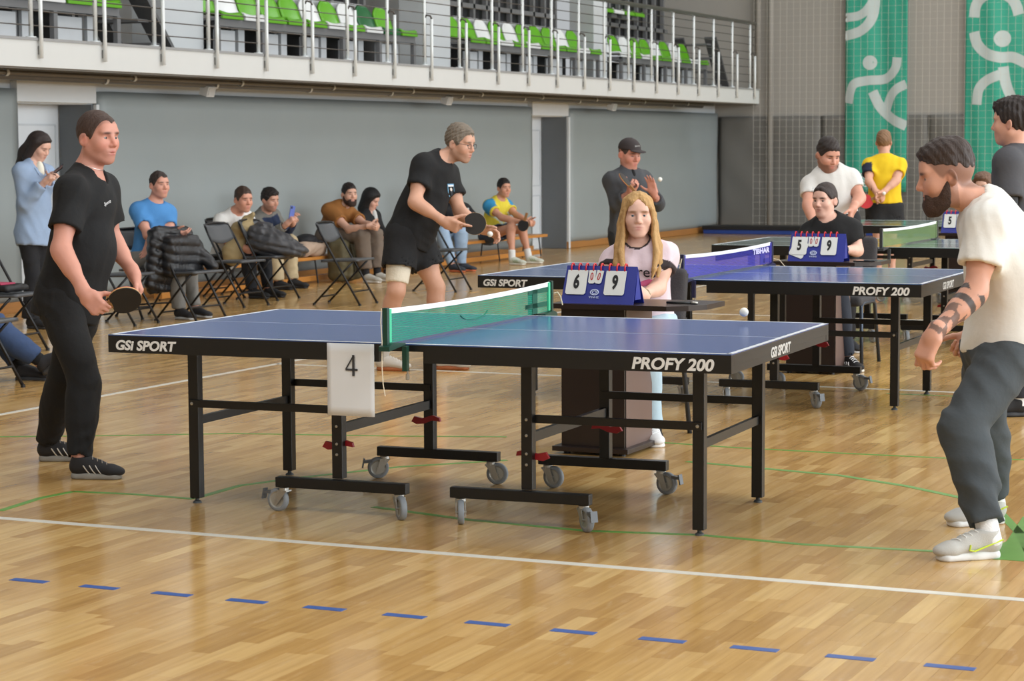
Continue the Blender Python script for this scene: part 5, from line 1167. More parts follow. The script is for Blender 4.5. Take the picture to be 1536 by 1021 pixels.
# bearded player in white at the right end
def tattoo(v, col):
    a, b = P(1462, 440, 8.28), P(1398, 506, 8.14); d = unit(b-a); L = np.linalg.norm(b-a); q = v-a; h = (q @ d)/L; r = np.sqrt(np.maximum((q*q).sum(1)-(q @ d)**2, 0)); ins = (r < 0.075)
    ink = A3((0.035, 0.04, 0.042))
    m = np.zeros(len(v)); m = np.where(ins & (h > 0.10) & (h < 0.19), 0.92, m); m = np.where(ins & (h > 0.28) & (h < 0.38), 0.92, m)
    pat = np.sin(v @ A3((90, 60, 40))+2*np.sin(v @ A3((40, -70, 55))))+np.sin(v @ A3((-50, 90, 80))); m = np.where(ins & (h > 0.45) & (h < 0.97) & (pat > -0.15), 0.72, m)
    col[:] = col*(1-m[:, None])+ink*m[:, None]
p16 = person('bearded player in white T-shirt and grey joggers stepping forward', 8.45,
    dict(pel=(1506, 520, 0.10), neck=(1480, 306, 0.02), waist=(1512, 412, 0.06), head=(1419, 263, 0.0), shL=(1482, 336, -0.15), shR=(1490, 334, 0.22), elL=(1463, 438, -0.20), wrL=(1400, 503, -0.30), elR=(1500, 440, 0.36), wrR=(1462, 500, 0.36),
         kneeL=(1442, 642, -0.16), ankL=(1484, 790, -0.30), kneeR=(1474, 632, 0.28), ankR=(1492, 748, 0.44)),
    chest_f=(-0.95, 0, -0.2), hip_f=(-0.95, 0, -0.2), face=(-0.96, -0.16, 0.10), hsc=1.05, wid=1.12, belly=1.15, skin=(206, 152, 128), hair=(52, 38, 32), hair_kw=dict(t=0.009, top=0.017, fade=0.0, zp=(0.02, 0.060, 0.085), nz=0.0012, hy=np.array([-0.13, -0.085, -0.045, -0.01, 0.03, 0.05, 0.078, 0.12]), hz=np.array([0.012, 0.015, 0.028, 0.040, 0.044, 0.052, 0.066, 0.07])), scalp=0.55, stub=0.35,
    beard=dict(rgb=(66, 46, 36), kw=dict(t=0.0095, length=0.014)), shirt=dict(rgb=(228, 225, 218), sleeve=0.62, hem=0.03, loose=0.020, neck=0.066, amp=0.006), legs=dict(kind='long', rgb=(66, 72, 76), loose=0.022, end=0.90, cuff=0.050, amp=0.008, rise=0.0),
    toes=dict(L=V(-1, 0, -0.25), R=V(-0.95, 0, -0.3)), shoes=dict(upper=(186, 184, 178), sole=(222, 222, 220), lace=(224, 224, 220), sc=1.05, vox=0.0045),
    hands=dict(L=dict(d=(-0.40, -0.90, -0.05), t=(-0.55, 0.1, 0.75), curls=((45, 55, 30), (48, 58, 30), (50, 60, 30), (52, 60, 30)), thumb=(0.3, 0.85, 0.35), tc=10), R=dict(curls=((60, 60, 30),)*4)),
    vox=0.0095, hvox=0.0032, detail=True, iris=(60, 46, 36), seed=2, marks=tattoo, fine_extra=lambda j: [(np.minimum(j['elL'], j['wrL'])-0.065, np.maximum(j['elL'], j['wrL'])+0.065, 0.0045)], limb_s=1.06, look=(-0.98, -0.2, 0.0))
for s in 'LR':
    sock(p16, s, (234, 234, 234), 0.15, 0.042, 0.046)
    an = p16['j']['ank'+s]; t_ = unit(V(-1, 0, -0.25)); sd_ = np.cross(t_, UPV); sd_ = sd_ if sd_ @ CFH < 0 else -sd_
    hb = an-UPV*0.085*1.05-t_*0.055
    pts = [hb+t_*y+UPV*z+sd_*x-p16['base'] for x, y, z in ((0.046, 0.02, 0.075), (0.047, 0.08, 0.055), (0.046, 0.135, 0.036), (0.045, 0.155, 0.040), (0.043, 0.150, 0.060))]
    MB().tube(pts, 0.0045, 6, ry=0.003).build('shoe_swoosh', mat('neon print', (206, 226, 60), 0.6), p16['root'])
# man with glasses, bat and ball
p8 = person('grey-haired man in glasses, black T-shirt and shorts, holding bat and ball', 15.1,
    dict(pel=(614, 356, 0.05), neck=(660, 238, 0.02), waist=(634, 305, 0.05), head=(690, 215, 0.0), elR=(622, 303, -0.22), wrR=(668, 333, -0.30), elL=(690, 318, 0.12), wrL=(722, 343, -0.16),
         kneeR=(594, 437, -0.10), ankR=(573, 532, 0.0), kneeL=(654, 432, 0.12), ankL=(662, 534, 0.05)),
    chest_f=(0.86, -0.2, -0.5), hip_f=(0.85, 0, -0.5), face=(0.86, -0.17, -0.48), hsc=1.04, wid=1.12, belly=1.25, skin=(208, 158, 132), hair=(118, 106, 92), hair_kw=dict(t=0.007, top=0.012, fade=0.35, recede=0.012), stub=0.30, scalp=0.3,
    shirt=dict(rgb=(13, 13, 14), sleeve=0.60, hem=0.06, loose=0.018, amp=0.009), legs=dict(kind='shorts', rgb=(18, 18, 20), end=0.60, loose=0.020, flare=0.006, amp=0.004),
    toes=dict(R=V(0.95, 0, -0.3), L=V(0.95, 0, -0.25)), shoes=dict(upper=(206, 200, 190), sole=(168, 96, 52), lace=(232, 230, 224), vox=0.006),
    hands=dict(R=dict(d=(0.86, -0.36, -0.30), t=(0.3, 0.75, -0.3), curls=((6, 10, 8), (60, 70, 40), (70, 75, 40), (75, 70, 40)), thumb=(0.6, 0.7, 0.3), tc=12), L=dict(d=(0.92, -0.25, -0.1), t=(0.1, 0.7, -0.7), curls=((34, 30, 20), (36, 34, 20), (38, 36, 22), (40, 36, 24)), thumb=(0.7, 0.6, 0.3))),
    vox=0.012, hvox=0.0042, detail=True, iris=(80, 90, 96), seed=3, limb_s=1.08)
paddle(p8['H']['R'][1]+0.118*unit(V(0.97, 0.10, -0.1)), V(0.97, 0.10, -0.1), V(-0.05, 0.12, -0.98), 'black bat held in front of the man with glasses', (38, 35, 33), (32, 30, 30))
ball(P(735, 351, 14.85), 'white ball in the open hand of the man with glasses')
sock(p8, 'R', (206, 204, 198), 0.10, 0.044, 0.046); sock(p8, 'L', (206, 204, 198), 0.10, 0.044, 0.046)
T = SDF(); a_, b_ = p8['j']['hipR'], p8['j']['kneeR']; T.cone(a_+(b_-a_)*0.50, a_+(b_-a_)*0.86, 0.090, 0.078, flat=True, flat0=True); T.mesh('thigh_bandage', 0.008, p8['base'], mat('bandage', (226, 216, 196), 0.9, bump=0.3, bscale=80), p8['root'])
R_, h_, c_ = p8['HR'], p8['hsc'], p8['hd']
def glasses(out, rgb=(40, 38, 38)):
    R_, h_, c_ = out['HR'], out['hsc'], out['hd']; b = MB(); L = lambda x, y, z: c_+(R_[0]*x+R_[1]*y+R_[2]*z)*h_-out['base']
    for s in (-1, 1):
        b.tube([L(s*0.033+0.023*math.cos(a), 0.103-0.006*abs(math.cos(a)), -0.004+0.016*math.sin(a)) for a in np.linspace(0, 2*math.pi, 17)[:-1]], 0.0016, 6, closed=True)
        b.tube([L(s*0.056, 0.098, 0.004), L(s*0.074, 0.06, 0.006), L(s*0.081, 0.0, 0.004), L(s*0.080, -0.02, -0.01)], 0.0017, 6)
    b.tube([L(-0.011, 0.106, 0.0), L(0.0, 0.109, 0.003), L(0.011, 0.106, 0.0)], 0.0016, 6)
    b.build('glasses', mat('glasses frame', rgb, 0.35), out['root'])
glasses(p8)
sh = [(-0.032, 0.05), (0.032, 0.05), (0.034, 0.0), (0.026, -0.035), (0.0, -0.062), (-0.026, -0.035), (-0.034, 0.0)]
ef = dict(o=P(677, 287, 14.9), d=P(677, 287, 14.9)-CAM, ax=V(0.60, 0, 0.80), ay=V(-0.1, 1, 0.1))
surf_patch(p8, 'shirt', ef['o'], ef['d'], ef['ax'], ef['ay'], [(x*1.1, y*1.05) for x, y in sh], (120, 176, 214), 'emblem', 0.004)
surf_patch(p8, 'shirt', ef['o'], ef['d'], ef['ax'], ef['ay'], [(-0.030, 0.034), (0.030, 0.034), (0.030, 0.046), (-0.030, 0.046)], (226, 232, 238), 'emblem_band', 0.0065)
surf_patch(p8, 'shirt', ef['o'], ef['d'], ef['ax'], ef['ay'], [(0.012*math.cos(a), 0.014+0.012*math.sin(a)) for a in np.linspace(0, 6.28, 12)[:-1]], (222, 214, 206), 'emblem_disc', 0.0065)
surf_patch(p8, 'shirt', ef['o'], ef['d'], ef['ax'], ef['ay'], [(-0.013, 0.002), (0.013, 0.002), (0.009, -0.03), (-0.009, -0.03)], (44, 52, 60), 'emblem_figure', 0.0065)
surf_patch(p8, 'shirt', ef['o'], ef['d'], ef['ax'], ef['ay'], [(-0.018, -0.036), (0.018, -0.036), (0.0, -0.058)], (226, 202, 60), 'emblem_tip', 0.0065)
# blonde scorekeeper
def blonde(S, c, R, sc, out):
    L = lambda x, y, z: A3(c)+(R[0]*x+R[1]*y+R[2]*z)*sc
    for s in (-1, 1):
        w = 0.004*s
        for pts in ([(0.010, 0.052, 0.114, .008), (0.045, 0.060, 0.084, .009), (0.072, 0.048, 0.030, .011), (0.083, 0.040, -0.04, .012), (0.085, 0.044, -0.11, .014), (0.096, 0.074, -0.20, .018), (0.084, 0.112, -0.29, .014), (0.07, 0.126, -0.345, .005)],
                    [(0.06, 0.0, 0.08, .018), (0.084, 0.010, 0.0, .018), (0.092, 0.012, -0.08, .021), (0.106, 0.030, -0.17, .026), (0.116, 0.064, -0.26, .022), (0.104, 0.10, -0.33, .008)],
                    [(0.05, -0.05, 0.07, .035), (0.076, -0.05, -0.06, .038), (0.088, -0.04, -0.20, .042), (0.085, -0.02, -0.28, .03)]):
            for (x0, y0, z0, r0), (x1, y1, z1, r1) in zip(pts, pts[1:]): S.cone(L(s*x0, y0, z0), L(s*x1, y1, z1), r0*sc, r1*sc, k=0.010)
    S.disp = folds(0.0028, 31, (110., 110., 10.), 0.6)
def ringer(rgb, edge_rgb, sl, nk, nd, sc_=0.93):
    def mk(out):
        def fn(v):
            m = np.zeros(len(v), bool); j = out['j']
            for s in 'LR':
                a, b = j['sh'+s], j['el'+s]; L = np.linalg.norm(b-a); d = (b-a)/L; q = v-a; h = q @ d; r = np.sqrt(np.maximum((q*q).sum(1)-h*h, 0)); m |= (h > sl*L-0.022) & (h < sl*L+0.03) & (r < 0.10)
            nv = unit(out['hd']-out['neck']); c = out['neck']+nv*0.035*sc_+out['fc']*(0.018+nd*0.35)*sc_-out['upc']*nd*0.5*sc_; q = (v-c) @ out['RC'].T; k = np.sqrt(((q/(A3((nk, nk+nd*0.3, 0.050+nd))*sc_))**2).sum(1)); m |= k < 1.17
            return np.where(m[:, None], A3(lin(edge_rgb)), A3(lin(rgb)))
        return fn
    return mk
p12 = person('blonde scorekeeper in a pale pink T-shirt seated at the front desk', 11.55,
    dict(pel=(972, 492, 0.10), neck=(957, 364, 0.03), head=(957, 322, -0.03), elL=(988, 432, -0.05), wrL=(964, 442, -0.22), elR=(905, 428, -0.05), wrR=(918, 440, -0.26), kneeL=(968, 520, -0.36), ankL=(978, 606, -0.22), kneeR=(925, 520, -0.38), ankR=(935, 616, -0.2)),
    chest_f=(-0.18, 0, -0.98), hip_f=FY, face=(-0.02, -0.02, -1), sc=0.93, hsc=1.04, wid=0.94, belly=0.9, bust=0.9, fem=1.0, jaw=1.0, skin=(226, 182, 162), hair=(150, 108, 70), hair_col=(186, 146, 92), hairstyle=blonde, hair_kw=dict(t=0.008, top=0.003, fade=1.0, nz=0.0006, recede=-0.05, hy=np.array([-0.13, -0.05, 0.0, 0.04, 0.06, 0.075, 0.12]), hz=np.array([-0.11, -0.11, -0.07, 0.05, 0.086, 0.100, 0.104])),
    shirt=dict(rgb=(224, 204, 212), sleeve=0.42, hem=0.02, loose=0.010, neck=0.070, neck_drop=0.02, amp=0.005, vox=0.006, colour=ringer((224, 204, 212), (52, 42, 44), 0.42, 0.070, 0.02)),
    legs=dict(kind='long', rgb=(176, 200, 214), loose=0.018, end=0.95, cuff=0.055), toes=dict(R=V(-0.3, 0, -1), L=V(0.1, 0, -1)), shoes=dict(upper=(222, 222, 222), sole=(236, 236, 236), stripes=(26, 26, 28), vox=0.006),
    hands=dict(L=dict(d=(-0.5, 0.45, -0.5), t=(-0.2, 0.8, 0.2), curls=((60, 50, 30),)*4), R=dict(d=(0.3, 0.2, -0.8), t=(0.3, 0.9, 0), curls=((50, 50, 30),)*4)),
    vox=0.011, hvox=0.0034, detail=True, iris=(96, 120, 130), seed=4, limb_s=0.92, blush=0.12, lips=(188, 110, 108))
surf_text(p12, 'shirt', P(968, 411, 11.3), V(0.1, 0, 1), V(1, 0.05, 0), V(0, 1, 0), 'res', 0.085, (30, 28, 32))
surf_patch(p12, 'shirt', P(966, 425, 11.3), V(0.1, 0, 1), V(1, 0, 0), V(0, 1, 0), [(-0.05, -0.02), (-0.02, 0.0), (0.02, 0.012), (0.055, 0.0), (0.03, -0.02), (-0.02, -0.028)], (206, 96, 136), 'chest_print')
def watch(out, s, rgb=(40, 40, 44), r=0.034):
    w_, e_ = out['j']['wr'+s], out['j']['el'+s]; d = unit(w_-e_); T = SDF(); T.cone(w_-d*0.035, w_-d*0.018, r, r, flat=True, flat0=True); o = T.mesh('wrist_watch', 0.005, out['base'], mat('watch strap %s' % (rgb,), rgb, 0.5), out['root'])
    c = w_-d*0.026-CFH*(r-0.002)-out['base']; MB().lathe(c, [(0, 0.004), (0.014, 0.004), (0.016, -0.004), (0, -0.004)], 16, -CFH).build('watch_face', mat('watch steel', (190, 186, 170), 0.3, 0.8), o)
watch(p12, 'L', (150, 140, 110), 0.031)
# second scorekeeper in black
def bun(S, c, R, sc, out):
    L = lambda x, y, z: A3(c)+(R[0]*x+R[1]*y+R[2]*z)*sc
    S.ell(L(0, -0.105, -0.02), R, A3((0.05, 0.045, 0.05))*sc, k=0.03)
    for s in (-1, 1): S.cone(L(s*0.02, 0.075, 0.085), L(s*0.074, 0.03, 0.02), 0.010*sc, 0.008*sc, k=0.02)
HLF = dict(hy=np.array([-0.13, -0.085, -0.045, -0.02, 0.0, 0.02, 0.04, 0.06, 0.08, 0.12]), hz=np.array([-0.07, -0.066, -0.055, -0.02, 0.01, 0.012, 0.03, 0.055, 0.075, 0.08]))
p15 = person('scorekeeper in black T-shirt with tied back dark hair at the second desk', 15.2,
    dict(pel=(1256, 408, 0.15), neck=(1243, 330, 0.02), head=(1237, 300, 0.0), elL=(1287, 376, -0.02), wrL=(1264, 374, -0.22), elR=(1205, 372, -0.02), wrR=(1215, 384, -0.25), kneeL=(1255, 432, -0.35), ankL=(1272, 498, -0.25), kneeR=(1218, 432, -0.35), ankR=(1226, 500, -0.25)),
    chest_f=(-0.32, 0, -0.95), hip_f=FY, face=(-0.62, -0.05, -0.78), sc=0.94, hsc=1.02, wid=1.0, belly=0.95, bust=0.8, fem=1.0, jaw=0.95, skin=(224, 178, 158), hair=(50, 38, 34), hairstyle=bun, hair_kw=dict(t=0.008, top=0.004, fade=0.9, nz=0.0006, **HLF),
    shirt=dict(rgb=(13, 13, 14), sleeve=0.60, hem=0.04, loose=0.014), legs=dict(kind='long', rgb=(40, 46, 58), loose=0.014), toes=dict(R=V(-0.3, 0, -1), L=V(0.3, 0, -0.9)), shoes=dict(upper=(26, 26, 28), sole=(222, 218, 206), stripes=(230, 230, 230), vox=0.007),
    hands=dict(L=dict(d=(-0.35, 0.75, -0.3), t=(-0.7, 0.3, 0.4), curls=((45, 45, 30),)*4), R=dict(d=(0.2, 0.1, -0.9), t=(0.4, 0.8, 0), curls=((40, 40, 30),)*4)), vox=0.013, hvox=0.004, detail=True, seed=5, limb_s=0.95, iris=(50, 40, 36))
watch(p15, 'L', (70, 72, 74), 0.034); necklace(p15, None, 0.055, 0.0012)
# man in a cap by the second table
p11 = person('man in dark cap and grey jacket holding a bat and tossing a ball', 19.6,
    dict(pel=(944, 352, 0.05), neck=(942, 256, 0.02), head=(944, 231, 0.0), elR=(926, 305, -0.12), wrR=(946, 288, -0.24), elL=(986, 306, -0.02), wrL=(981, 290, -0.2), kneeR=(938, 415, -0.05), ankR=(935, 458, 0.05), kneeL=(958, 415, 0.0), ankL=(962, 456, 0.1)),
    chest_f=(0.45, 0, -0.9), face=(0.55, -0.2, -0.8), hsc=1.1, wid=1.12, belly=1.15, skin=(204, 142, 122), hair=(70, 52, 44), hair_kw=dict(t=0.003, top=0, fade=0.4), stub=0.12, blush=0.5,
    shirt=dict(rgb=(66, 68, 72), sleeve=1.55, hem=0.12, loose=0.020, neck=0.058, amp=0.010, name='jacket'), legs=dict(kind='long', rgb=(36, 38, 42), loose=0.016),
    toes=dict(R=V(0.5, 0, -0.9), L=V(0.7, 0, -0.7)), shoes=dict(upper=(40, 40, 44), sole=(200, 200, 200), vox=0.009, laces=False),
    hands=dict(R=dict(d=(0.35, 0.75, -0.3), t=(-0.4, 0.6, -0.1), curls=((60, 60, 30),)*4), L=dict(d=(-0.25, 0.95, -0.1), t=(-0.7, 0.2, 0.3), curls=((10, 12, 10),)*4)), vox=0.013, hvox=0.0045, seed=6)
R_, h_, c_ = p11['HR'], p11['hsc'], p11['hd']; T = SDF(); LL = lambda x, y, z: c_+(R_[0]*x+R_[1]*y+R_[2]*z)*h_
T.ell(LL(0, -0.008, 0.048), R_, A3((0.086, 0.107, 0.086))*h_, k=0.02); T.plane(LL(0, 0, 0.040), -(R_[2]-R_[1]*0.12)); T.ell(LL(0, 0.115, 0.046), R_, A3((0.068, 0.062, 0.008))*h_, k=0.012); T.ell(LL(0, 0, 0.133), R_, A3((0.008, 0.008, 0.006))*h_, k=0.006)
cp = T.mesh('baseball_cap', 0.005, p11['base'], mat('dark brown cap', (54, 46, 46), 0.85), p11['root']); p = T.trace(LL(0.0, 0.25, 0.085), -R_[1]); n_ = T.normal(p, 0.01); text('lettering', 'sports', 0.022, mat('cap lettering', (200, 200, 196), 0.8), p+n_*0.003-p11['base'], -R_[0], R_[2], cp)
text('lettering', ' ', 0.01, letter, (0, 0, 0), (1, 0, 0), (0, 0, 1), cp) if False else None
V_in = SDF(); V_in.ell(p11['neck']+p11['fc']*0.075-p11['upc']*0.06, p11['RC'], (0.030, 0.050, 0.075)); V_in.mesh('undershirt', 0.008, p11['base'], mat('black cotton', (22, 22, 24), 0.9), p11['root'])
T = SDF(); nk = p11['neck']; T.cone(nk-p11['upc']*0.02, nk+p11['upc']*0.055, 0.082, 0.072, flat=True); T.cone(nk-p11['upc']*0.02+p11['fc']*0.01, nk+p11['upc']*0.09+p11['fc']*0.012, 0.068, 0.064, 's', 0.004); T.ell(nk+p11['fc']*0.10, p11['RC'], (0.035, 0.08, 0.14), 's', 0.004); T.mesh('collar', 0.007, p11['base'], mat('jacket collar', (62, 64, 68), 0.85), p11['root'])
paddle(P(938, 270, 19.25), V(-0.62, 0.75, 0.1), V(0.70, 0.58, -0.25), 'black bat with red edge held by the man in the cap', (44, 42, 42), (176, 34, 40))
ball(P(990, 269, 19.1), 'white ball in the air beside the man in the cap')
# white T-shirt man behind the second scorekeeper
p13 = person('dark-haired man in a tight white T-shirt leaning behind the second scorekeeper', 16.2,
    dict(pel=(1254, 330, 0.10), neck=(1243, 256, 0.03), head=(1242, 232, -0.05), elR=(1212, 306, -0.05), wrR=(1222, 340, -0.2), elL=(1290, 296, -0.02), wrL=(1280, 312, -0.14), kneeR=(1245, 420, -0.05), ankR=(1240, 490, 0.05), kneeL=(1270, 420, 0), ankL=(1272, 490, 0.1)),
    chest_f=(0.10, -0.2, -0.97), hip_f=(0.1, 0, -1), face=(0.38, -0.34, -0.86), sc=0.96, hsc=1.02, wid=1.0, skin=(208, 152, 130), hair=(40, 30, 26), hair_kw=dict(t=0.008, top=0.012, fade=0.25), stub=0.55,
    shirt=dict(rgb=(214, 212, 208), sleeve=0.58, hem=0.02, loose=0.010, amp=0.005), legs=dict(kind='long', rgb=(24, 24, 27)), toes=dict(R=V(0, 0, -1), L=V(0.3, 0, -0.9)), shoes=dict(upper=(40, 40, 44), sole=(210, 210, 210), vox=0.009, laces=False),
    hands=dict(L=dict(d=(-0.3, -0.85, -0.3), t=(-0.3, 0.2, -0.8), curls=((40, 45, 30),)*4)), vox=0.013, hvox=0.0042, seed=7, limb_s=1.0)
# man in yellow seen from behind
p14 = person('man in yellow T-shirt and black shorts seen from behind holding a red bat', 24.0,
    dict(pel=(1327, 309, 0.0), neck=(1327, 236, -0.02), head=(1326, 213, 0.0), elL=(1303, 272, -0.16), wrL=(1315, 288, -0.20), elR=(1345, 270, -0.14), wrR=(1324, 289, -0.24), kneeL=(1318, 362, 0), ankL=(1317, 412, -0.05), kneeR=(1337, 362, 0), ankR=(1338, 412, -0.05)),
    chest_f=(0.05, 0, 1), face=(0.3, 0.05, 0.95), hsc=1.0, wid=1.05, skin=(212, 160, 136), hair=(130, 98, 70), hair_kw=dict(t=0.010, top=0.010, fade=0.5),
    shirt=dict(rgb=(226, 184, 30), sleeve=0.6, hem=-0.02, loose=0.018, colour=lambda out: (lambda v: np.where((((v-out['j']['shL']) @ unit(out['j']['elL']-out['j']['shL']) > 0.03) & (np.linalg.norm(v-(out['j']['shL']*0.6+out['j']['elL']*0.4), axis=1) < 0.16) & ((v-out['pel']) @ out['RC'][0] < -0.15))[:, None], A3(lin((30, 36, 58))), A3(lin((228, 190, 24)))))),
    legs=dict(kind='shorts', rgb=(26, 26, 28), end=0.52, loose=0.03, flare=0.02, rise=0.02), toes=dict(R=V(0.1, 0, 1), L=V(-0.1, 0, 1)), shoes=dict(upper=(60, 60, 66), sole=(220, 220, 220), vox=0.01, laces=False),
    hands=dict(L=dict(d=(0.6, -0.5, -0.3), t=(-0.2, -0.5, -0.4), curls=((50, 50, 30),)*4), R=dict(d=(-0.6, -0.4, -0.1), t=(0.1, 0.7, -0.5), curls=((45, 45, 30),)*4)), vox=0.014, hvox=0.0055, seed=8)
paddle(P(1299, 302, 23.75), V(-0.9, -0.35, 0), V(0.1, 0.1, -0.98), 'red bat held behind the back of the man in yellow', (196, 34, 40), (30, 30, 30))
ball(P(1326, 290, 23.7), 'white ball in the hand of the man in yellow')
# man in dark grey at the right edge
p17 = person('dark-haired man in charcoal T-shirt standing at the right edge', 12.5,
    dict(pel=(1534, 388, 0.05), neck=(1524, 222, 0.03), head=(1517, 184, 0.0), elL=(1514, 325, -0.16), wrL=(1530, 385, -0.25), elR=(1560, 320, 0.2), wrR=(1560, 380, 0.1), kneeL=(1532, 505, -0.08), ankL=(1530, 604, -0.12), kneeR=(1545, 505, 0.12), ankR=(1560, 596, 0.15)),
    chest_f=(-0.85, 0, 0.52), hip_f=(-0.9, 0, 0.4), face=(-0.86, 0.0, 0.5), hsc=1.03, wid=1.08, skin=(212, 160, 138), hair=(40, 32, 30), hair_kw=dict(t=0.016, top=0.016, fade=0.5, nz=0.003), shirt=dict(rgb=(70, 70, 74), sleeve=0.66, hem=0.08, loose=0.018), legs=dict(kind='long', rgb=(40, 42, 48)),
    toes=dict(R=V(-0.9, 0, 0.2), L=V(-1, 0, -0.1)), shoes=dict(upper=(28, 28, 30), sole=(44, 44, 46), vox=0.007), hands={}, vox=0.012, hvox=0.0042, detail=True, seed=9, limb_s=1.05)
T = SDF(); a_, b_ = p17['j']['shL'], p17['j']['elL']; w_ = p17['j']['wrL']; T.cone(a_+(b_-a_)*0.5, b_, 0.056, 0.048, flat0=True); T.cone(b_, w_, 0.048, 0.034, flat=True); T.mesh('under_sleeve', 0.009, p17['base'], mat('black compression cloth', (24, 24, 26), 0.7), p17['root']); sock(p17, 'L', (230, 230, 230), 0.16, 0.044, 0.05)
# third scorekeeper with curly hair
def curly(S, c, R, sc, out):
    rs = np.random.RandomState(5)
    for k in range(46):
        d = unit(rs.normal(size=3)+A3((0, -0.4, 0.4))); p = A3(c)+(R[0]*d[0]*0.085+R[1]*(d[1]*0.10-0.02)+R[2]*(d[2]*0.10+0.02))*sc
        if d[1] < 0.55: S.ell(p, np.eye(3), A3((0.03, 0.03, 0.03))*sc*(0.8+0.5*rs.rand()), k=0.015)
p18 = person('curly-haired scorekeeper mostly hidden behind the bearded player', 20.3,
    dict(pel=(1482, 372, 0.1), neck=(1476, 304, 0.02), head=(1474, 281, 0.0), elL=(1506, 338, -0.05), wrL=(1492, 348, -0.22), elR=(1450, 338, -0.05), wrR=(1462, 348, -0.22), kneeL=(1490, 385, -0.4), ankL=(1490, 440, -0.3), kneeR=(1465, 385, -0.4), ankR=(1462, 442, -0.3)),
    chest_f=(-0.35, 0, -0.93), face=(-0.45, 0, -0.9), sc=0.95, skin=(216, 172, 150), hair=(104, 76, 58), hairstyle=curly, hair_kw=dict(t=0.02, top=0.02, fade=1.0), shirt=dict(rgb=(70, 60, 60), sleeve=0.6, hem=0.06), legs=dict(kind='long', rgb=(40, 40, 50)), toes=dict(R=V(-0.3, 0, -1), L=V(0.1, 0, -1)), shoes=dict(upper=(120, 60, 64), sole=(220, 220, 220), vox=0.01, laces=False), vox=0.013, hvox=0.006, seed=10, fem=1.0)
a_ = onz(992, 664); b_ = onz(1033, 651)
cx, cy = float((a_[0]+b_[0])/2), float((a_[1]+b_[1])/2); make_office(cx-0.235, cy-0.02, math.pi, 'charcoal padded chair under the blonde scorekeeper')
make_office(float(p15['pel'][0])-0.0, float(p15['pel'][1])+0.02, math.pi, 'charcoal padded chair under the second scorekeeper in black')
make_office(float(p18['pel'][0]), float(p18['pel'][1])+0.02, math.pi, 'charcoal padded chair under the curly-haired scorekeeper')

# ---------------------------------------------------------------- spectators along the wall
def long_dark(S, c, R, sc, out):
    L = lambda x, y, z: A3(c)+(R[0]*x+R[1]*y+R[2]*z)*sc
    S.cone(L(0, -0.06, 0.03), L(0, -0.12, -0.12), 0.085*sc, 0.075*sc, k=0.04); S.cone(L(0, -0.12, -0.12), L(0, -0.15, -0.34), 0.07*sc, 0.045*sc, k=0.04)
    for s in (-1, 1): S.cone(L(s*0.06, 0.0, 0.05), L(s*0.07, -0.05, -0.15), 0.035*sc, 0.035*sc, k=0.03)
BF = dict(vox=0.0135, hvox=0.0052)
p2 = person('woman in light blue blazer looking at her phone by the white door', 18.8,
    dict(pel=(50, 352, 0.0), neck=(50, 245, 0.0), head=(60, 220, -0.02), elR=(38, 306, -0.14), wrR=(68, 272, -0.20), elL=(60, 304, 0.12), wrL=(75, 268, -0.04), kneeR=(50, 415, -0.06), ankR=(46, 472, -0.05), kneeL=(58, 415, 0.1), ankL=(58, 468, 0.12)),
    chest_f=(0.85, 0, -0.5), face=(0.78, -0.42, -0.42), sc=0.95, hsc=0.98, fem=1.0, jaw=0.93, wid=0.95, bust=0.7, skin=(222, 176, 156), hair=(44, 34, 32), hairstyle=long_dark, hair_kw=dict(t=0.014, top=0.008, fade=1.0, nz=0.0008, **HLF),
    shirt=dict(rgb=(146, 166, 194), sleeve=1.85, hem=0.10, loose=0.024, neck=0.066, neck_drop=0.08, amp=0.008, name='blazer', hw=1.05), legs=dict(kind='long', rgb=(24, 24, 28), loose=0.012, end=1.0, cuff=0.085, rise=-0.02), toes=dict(R=V(0.9, 0, -0.4), L=V(0.9, 0, -0.3)), shoes=dict(upper=(26, 26, 28), sole=(40, 40, 42), vox=0.009, laces=False),
    hands=dict(R=dict(d=(0.55, 0.45, -0.3), t=(0.1, 0.6, 0.5), curls=((35, 40, 25),)*4), L=dict(d=(0.5, 0.45, -0.4), t=(0, 0.6, -0.5), curls=((35, 40, 25),)*4)), seed=20, limb_s=0.92, **BF)
T = SDF(); T.ell(p2['neck']+p2['fc']*0.07-p2['upc']*0.08, p2['RC'], (0.040, 0.045, 0.10)); T.mesh('cream_top', 0.009, p2['base'], mat('cream cotton', (226, 222, 206), 0.9), p2['root'])
for s in (-1, 1): surf_patch(p2, 'shirt', p2['neck']+p2['fc']*0.10-p2['upc']*0.05, -p2['fc'], p2['RC'][0], p2['upc'], [(s*0.035, 0.06), (s*0.085, 0.0), (s*0.075, -0.05), (s*0.02, -0.13)], (136, 156, 186), 'lapel', 0.006)
def phone(c, up, n, label, rgb=(30, 32, 38), back=None):
    e = empty('phone', c); tag(e, label, 'phone', 'phones in hands'); u = unit(up); n = unit(A3(n)-u*(A3(n) @ u)); s = np.cross(u, n); R = Matrix((s, u, n)).transposed()
    MB().box((0, 0, 0), (0.037, 0.076, 0.0045), R, 0.004).build('phone_body', mat('phone body %s' % (rgb,), rgb, 0.3), e); MB().box(n*0.0048, (0.034, 0.072, 0.0004), R).build('phone_screen', mat('phone glass', (40, 52, 70), 0.1), e)
    MB().box(-n*0.005+u*0.055+s*0.02, (0.010, 0.012, 0.0012), R, 0.001).build('camera_bump', mat('phone lens', (20, 20, 22), 0.2), e)
phone(P(85, 256, 18.62), V(0.75, 0.55, -0.2), V(-0.5, 0.7, -0.4), 'dark phone held by the woman in the blue blazer')
